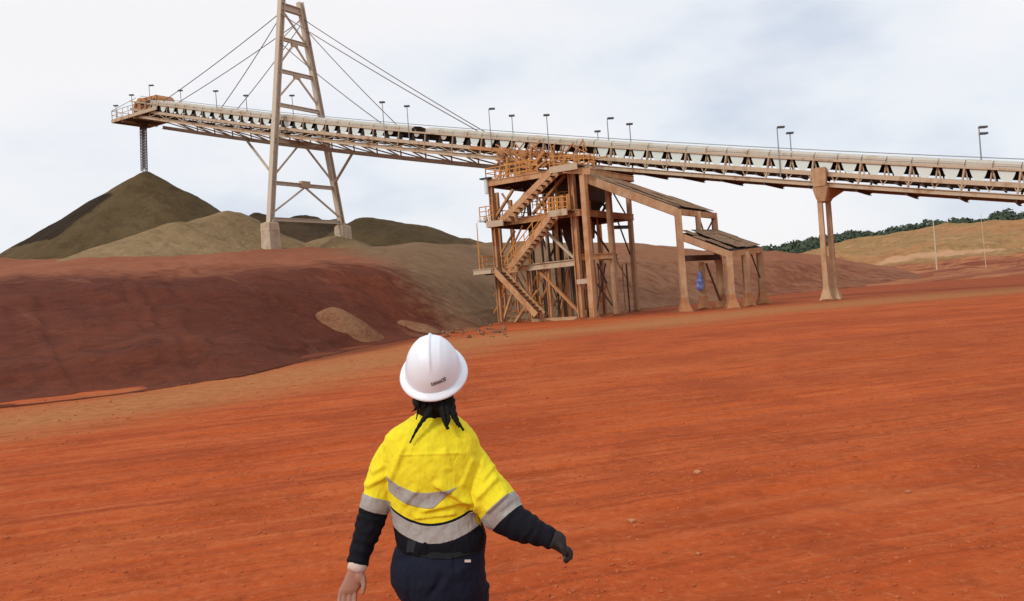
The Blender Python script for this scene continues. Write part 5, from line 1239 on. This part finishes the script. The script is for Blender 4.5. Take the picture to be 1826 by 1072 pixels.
# ------------------------------------------------------------------ loose grit, clods and stones on the yard
rg = np.random.default_rng(12)
ico = []; icf = []
bm = bmesh.new(); bmesh.ops.create_icosphere(bm, subdivisions=1, radius=1); ico = np.array([v.co[:] for v in bm.verts]); icf = [tuple(v.index for v in f.verts) for f in bm.faces]; bm.free()
PV, PF = [], []
n = 11000; Dd = 4.6 * (34 / 4.6) ** (rg.random(n) ** 1.25); Ang = rg.uniform(-.62, .62, n); X_, Y_ = Dd * np.tan(Ang), Dd
clump = fbm(X_ * .5, Y_ * .9, oct=3, seed=33); ok = clump + rg.normal(size=n) * .35 > -.1; X_, Y_ = X_[ok], Y_[ok]; Z_ = ground_z(X_, Y_)
for x, y, z in zip(X_, Y_, Z_):
    r = .003 + .010 * rg.random() ** 5 * (1 + y * .06) + .0004 * y; m_ = ico * (rg.uniform(.7, 1.3, 3) * r) * (1 + .3 * rg.normal(size=(12, 1)) * .4)
    a = rg.uniform(0, 6.28); c, s_ = math.cos(a), math.sin(a); m_ = np.stack([m_[:, 0] * c - m_[:, 1] * s_, m_[:, 0] * s_ + m_[:, 1] * c, m_[:, 2] * .75], 1)
    k = len(PV) ; PV.extend((m_ + [x, y, z + r * .2]).tolist()); PF.extend([(p + k, q + k, w_ + k) for p, q, w_ in icf])
M_GRIT = soil('red_grit', [(0.30, 0.07, 0.025), (0.42, 0.11, 0.04), (0.52, 0.17, 0.07)], 3.0, 30, bdist=.005)
me = bpy.data.meshes.new('gravel'); me.from_pydata(PV, [], PF); tag(put('gravel', me, M_GRIT), 'loose red grit and small clods scattered over the yard', 'gravel', kind='stuff')
M_STONE = concrete('pale_stone', (0.50, 0.22, 0.11), (0.40, 0.15, 0.07))
for u, v, r, lb in ((1127, 925, .045, 'fist-sized pale stone lying alone right of the gloved hand'), (1245, 845, .055, 'flat pale stone out in the open yard'), (1246, 984, .03, 'small dark clod in the right foreground'), (1618, 873, .035, 'small pale stone in the right half of the yard')):
    x, y = gpt(u, v); q = ico * np.array([r * .8, r * .6, r * .42]) * (1 + .18 * rg.normal(size=(12, 1))); bm = bmesh.new(); vs_ = [bm.verts.new(p) for p in q]
    for f in icf: bm.faces.new([vs_[i] for i in f])
    bmesh.ops.subdivide_edges(bm, edges=bm.edges, cuts=1, use_grid_fill=True, smooth=.6); me = bpy.data.meshes.new('stone'); bm.to_mesh(me); bm.free()
    tag(put('stone', me, M_STONE, None, (x, y, float(ground_z(x, y)) + r * .25)), lb, 'stone', 'loose stones on the yard')

# rubble along the toe of the bank beside the stair tower
RV, RF = [], []
for i in range(260):
    u = rg.uniform(690, 905); p = Vector(gpt(u, rg.normal(597 - (u - 690) * .03, 4.0)) + (0,)); r = .04 + .16 * rg.random() ** 3
    m_ = ico * (rg.uniform(.7, 1.3, 3) * r) * (1 + .15 * rg.normal(size=(12, 1))); k = len(RV); RV.extend((m_ + [p.x, p.y, r * .3 + .02]).tolist()); RF.extend([tuple(j + k for j in f) for f in icf])
me = bpy.data.meshes.new('rubble'); me.from_pydata(RV, [], RF); M_RUB = soil('brown_rubble', [(0.13, 0.055, 0.03), (0.24, 0.11, 0.06), (0.32, 0.17, 0.09)], 1.2, 8, bdist=.02)
tag(put('rubble', me, M_RUB), 'brown rubble strewn along the toe of the bank', 'rubble', kind='stuff')

# soil washed up round the feet of the columns
M_SPILL = soil('washed_red_spill', [(0.22, 0.065, 0.028), (0.30, 0.095, 0.04), (0.36, 0.13, 0.06)], 0.8, 6, bdist=.03)
rs = random.Random(21)
def spill(x, y, r, parent):
    b = MB(); rings = []; n = 18; ph = rs.uniform(0, 6)
    for f, z in ((1.0, -.10), (.8, .03), (.5, .12), (.25, .20), (.05, .22)):
        rings.append([Vector((x + math.cos(2*math.pi*k/n) * r * f * (1 + .22 * math.sin(2*math.pi*k/n * 2 + ph) + .14 * math.sin(2*math.pi*k/n * 5 + 2 * ph)), y + math.sin(2*math.pi*k/n) * r * f * (1 + .2 * math.sin(2*math.pi*k/n * 3 + ph)), z * r * .9 + rs.uniform(-.015, .015))) for k in range(n)])
    b.loft(rings); b.build('soil_spill', M_SPILL, parent, True)
for x, y in A + C_: spill(x + rs.uniform(-.2, .2), y + rs.uniform(-.2, .2), rs.uniform(.95, 1.25), sh)
for n_, a_ in ((-.1, .16), (1.25, -.12)): c = pc + d2 * a_ + n2 * n_; spill(c.x, c.y, 1.1, pier)
for u, v, b in ((894, 578, 0), (1038, 571, 0), (984, 574, .3), (949, 577, .5), (1059, 571, -.6), (1101, 565, 2.7), (1136, 557, 12.5), (920, 576, .5), (1005, 572, .8), (1020, 571, 1.5)):
    p = Q(u, v, b); spill(p.x, p.y, rs.uniform(.7, 1.3), tt)
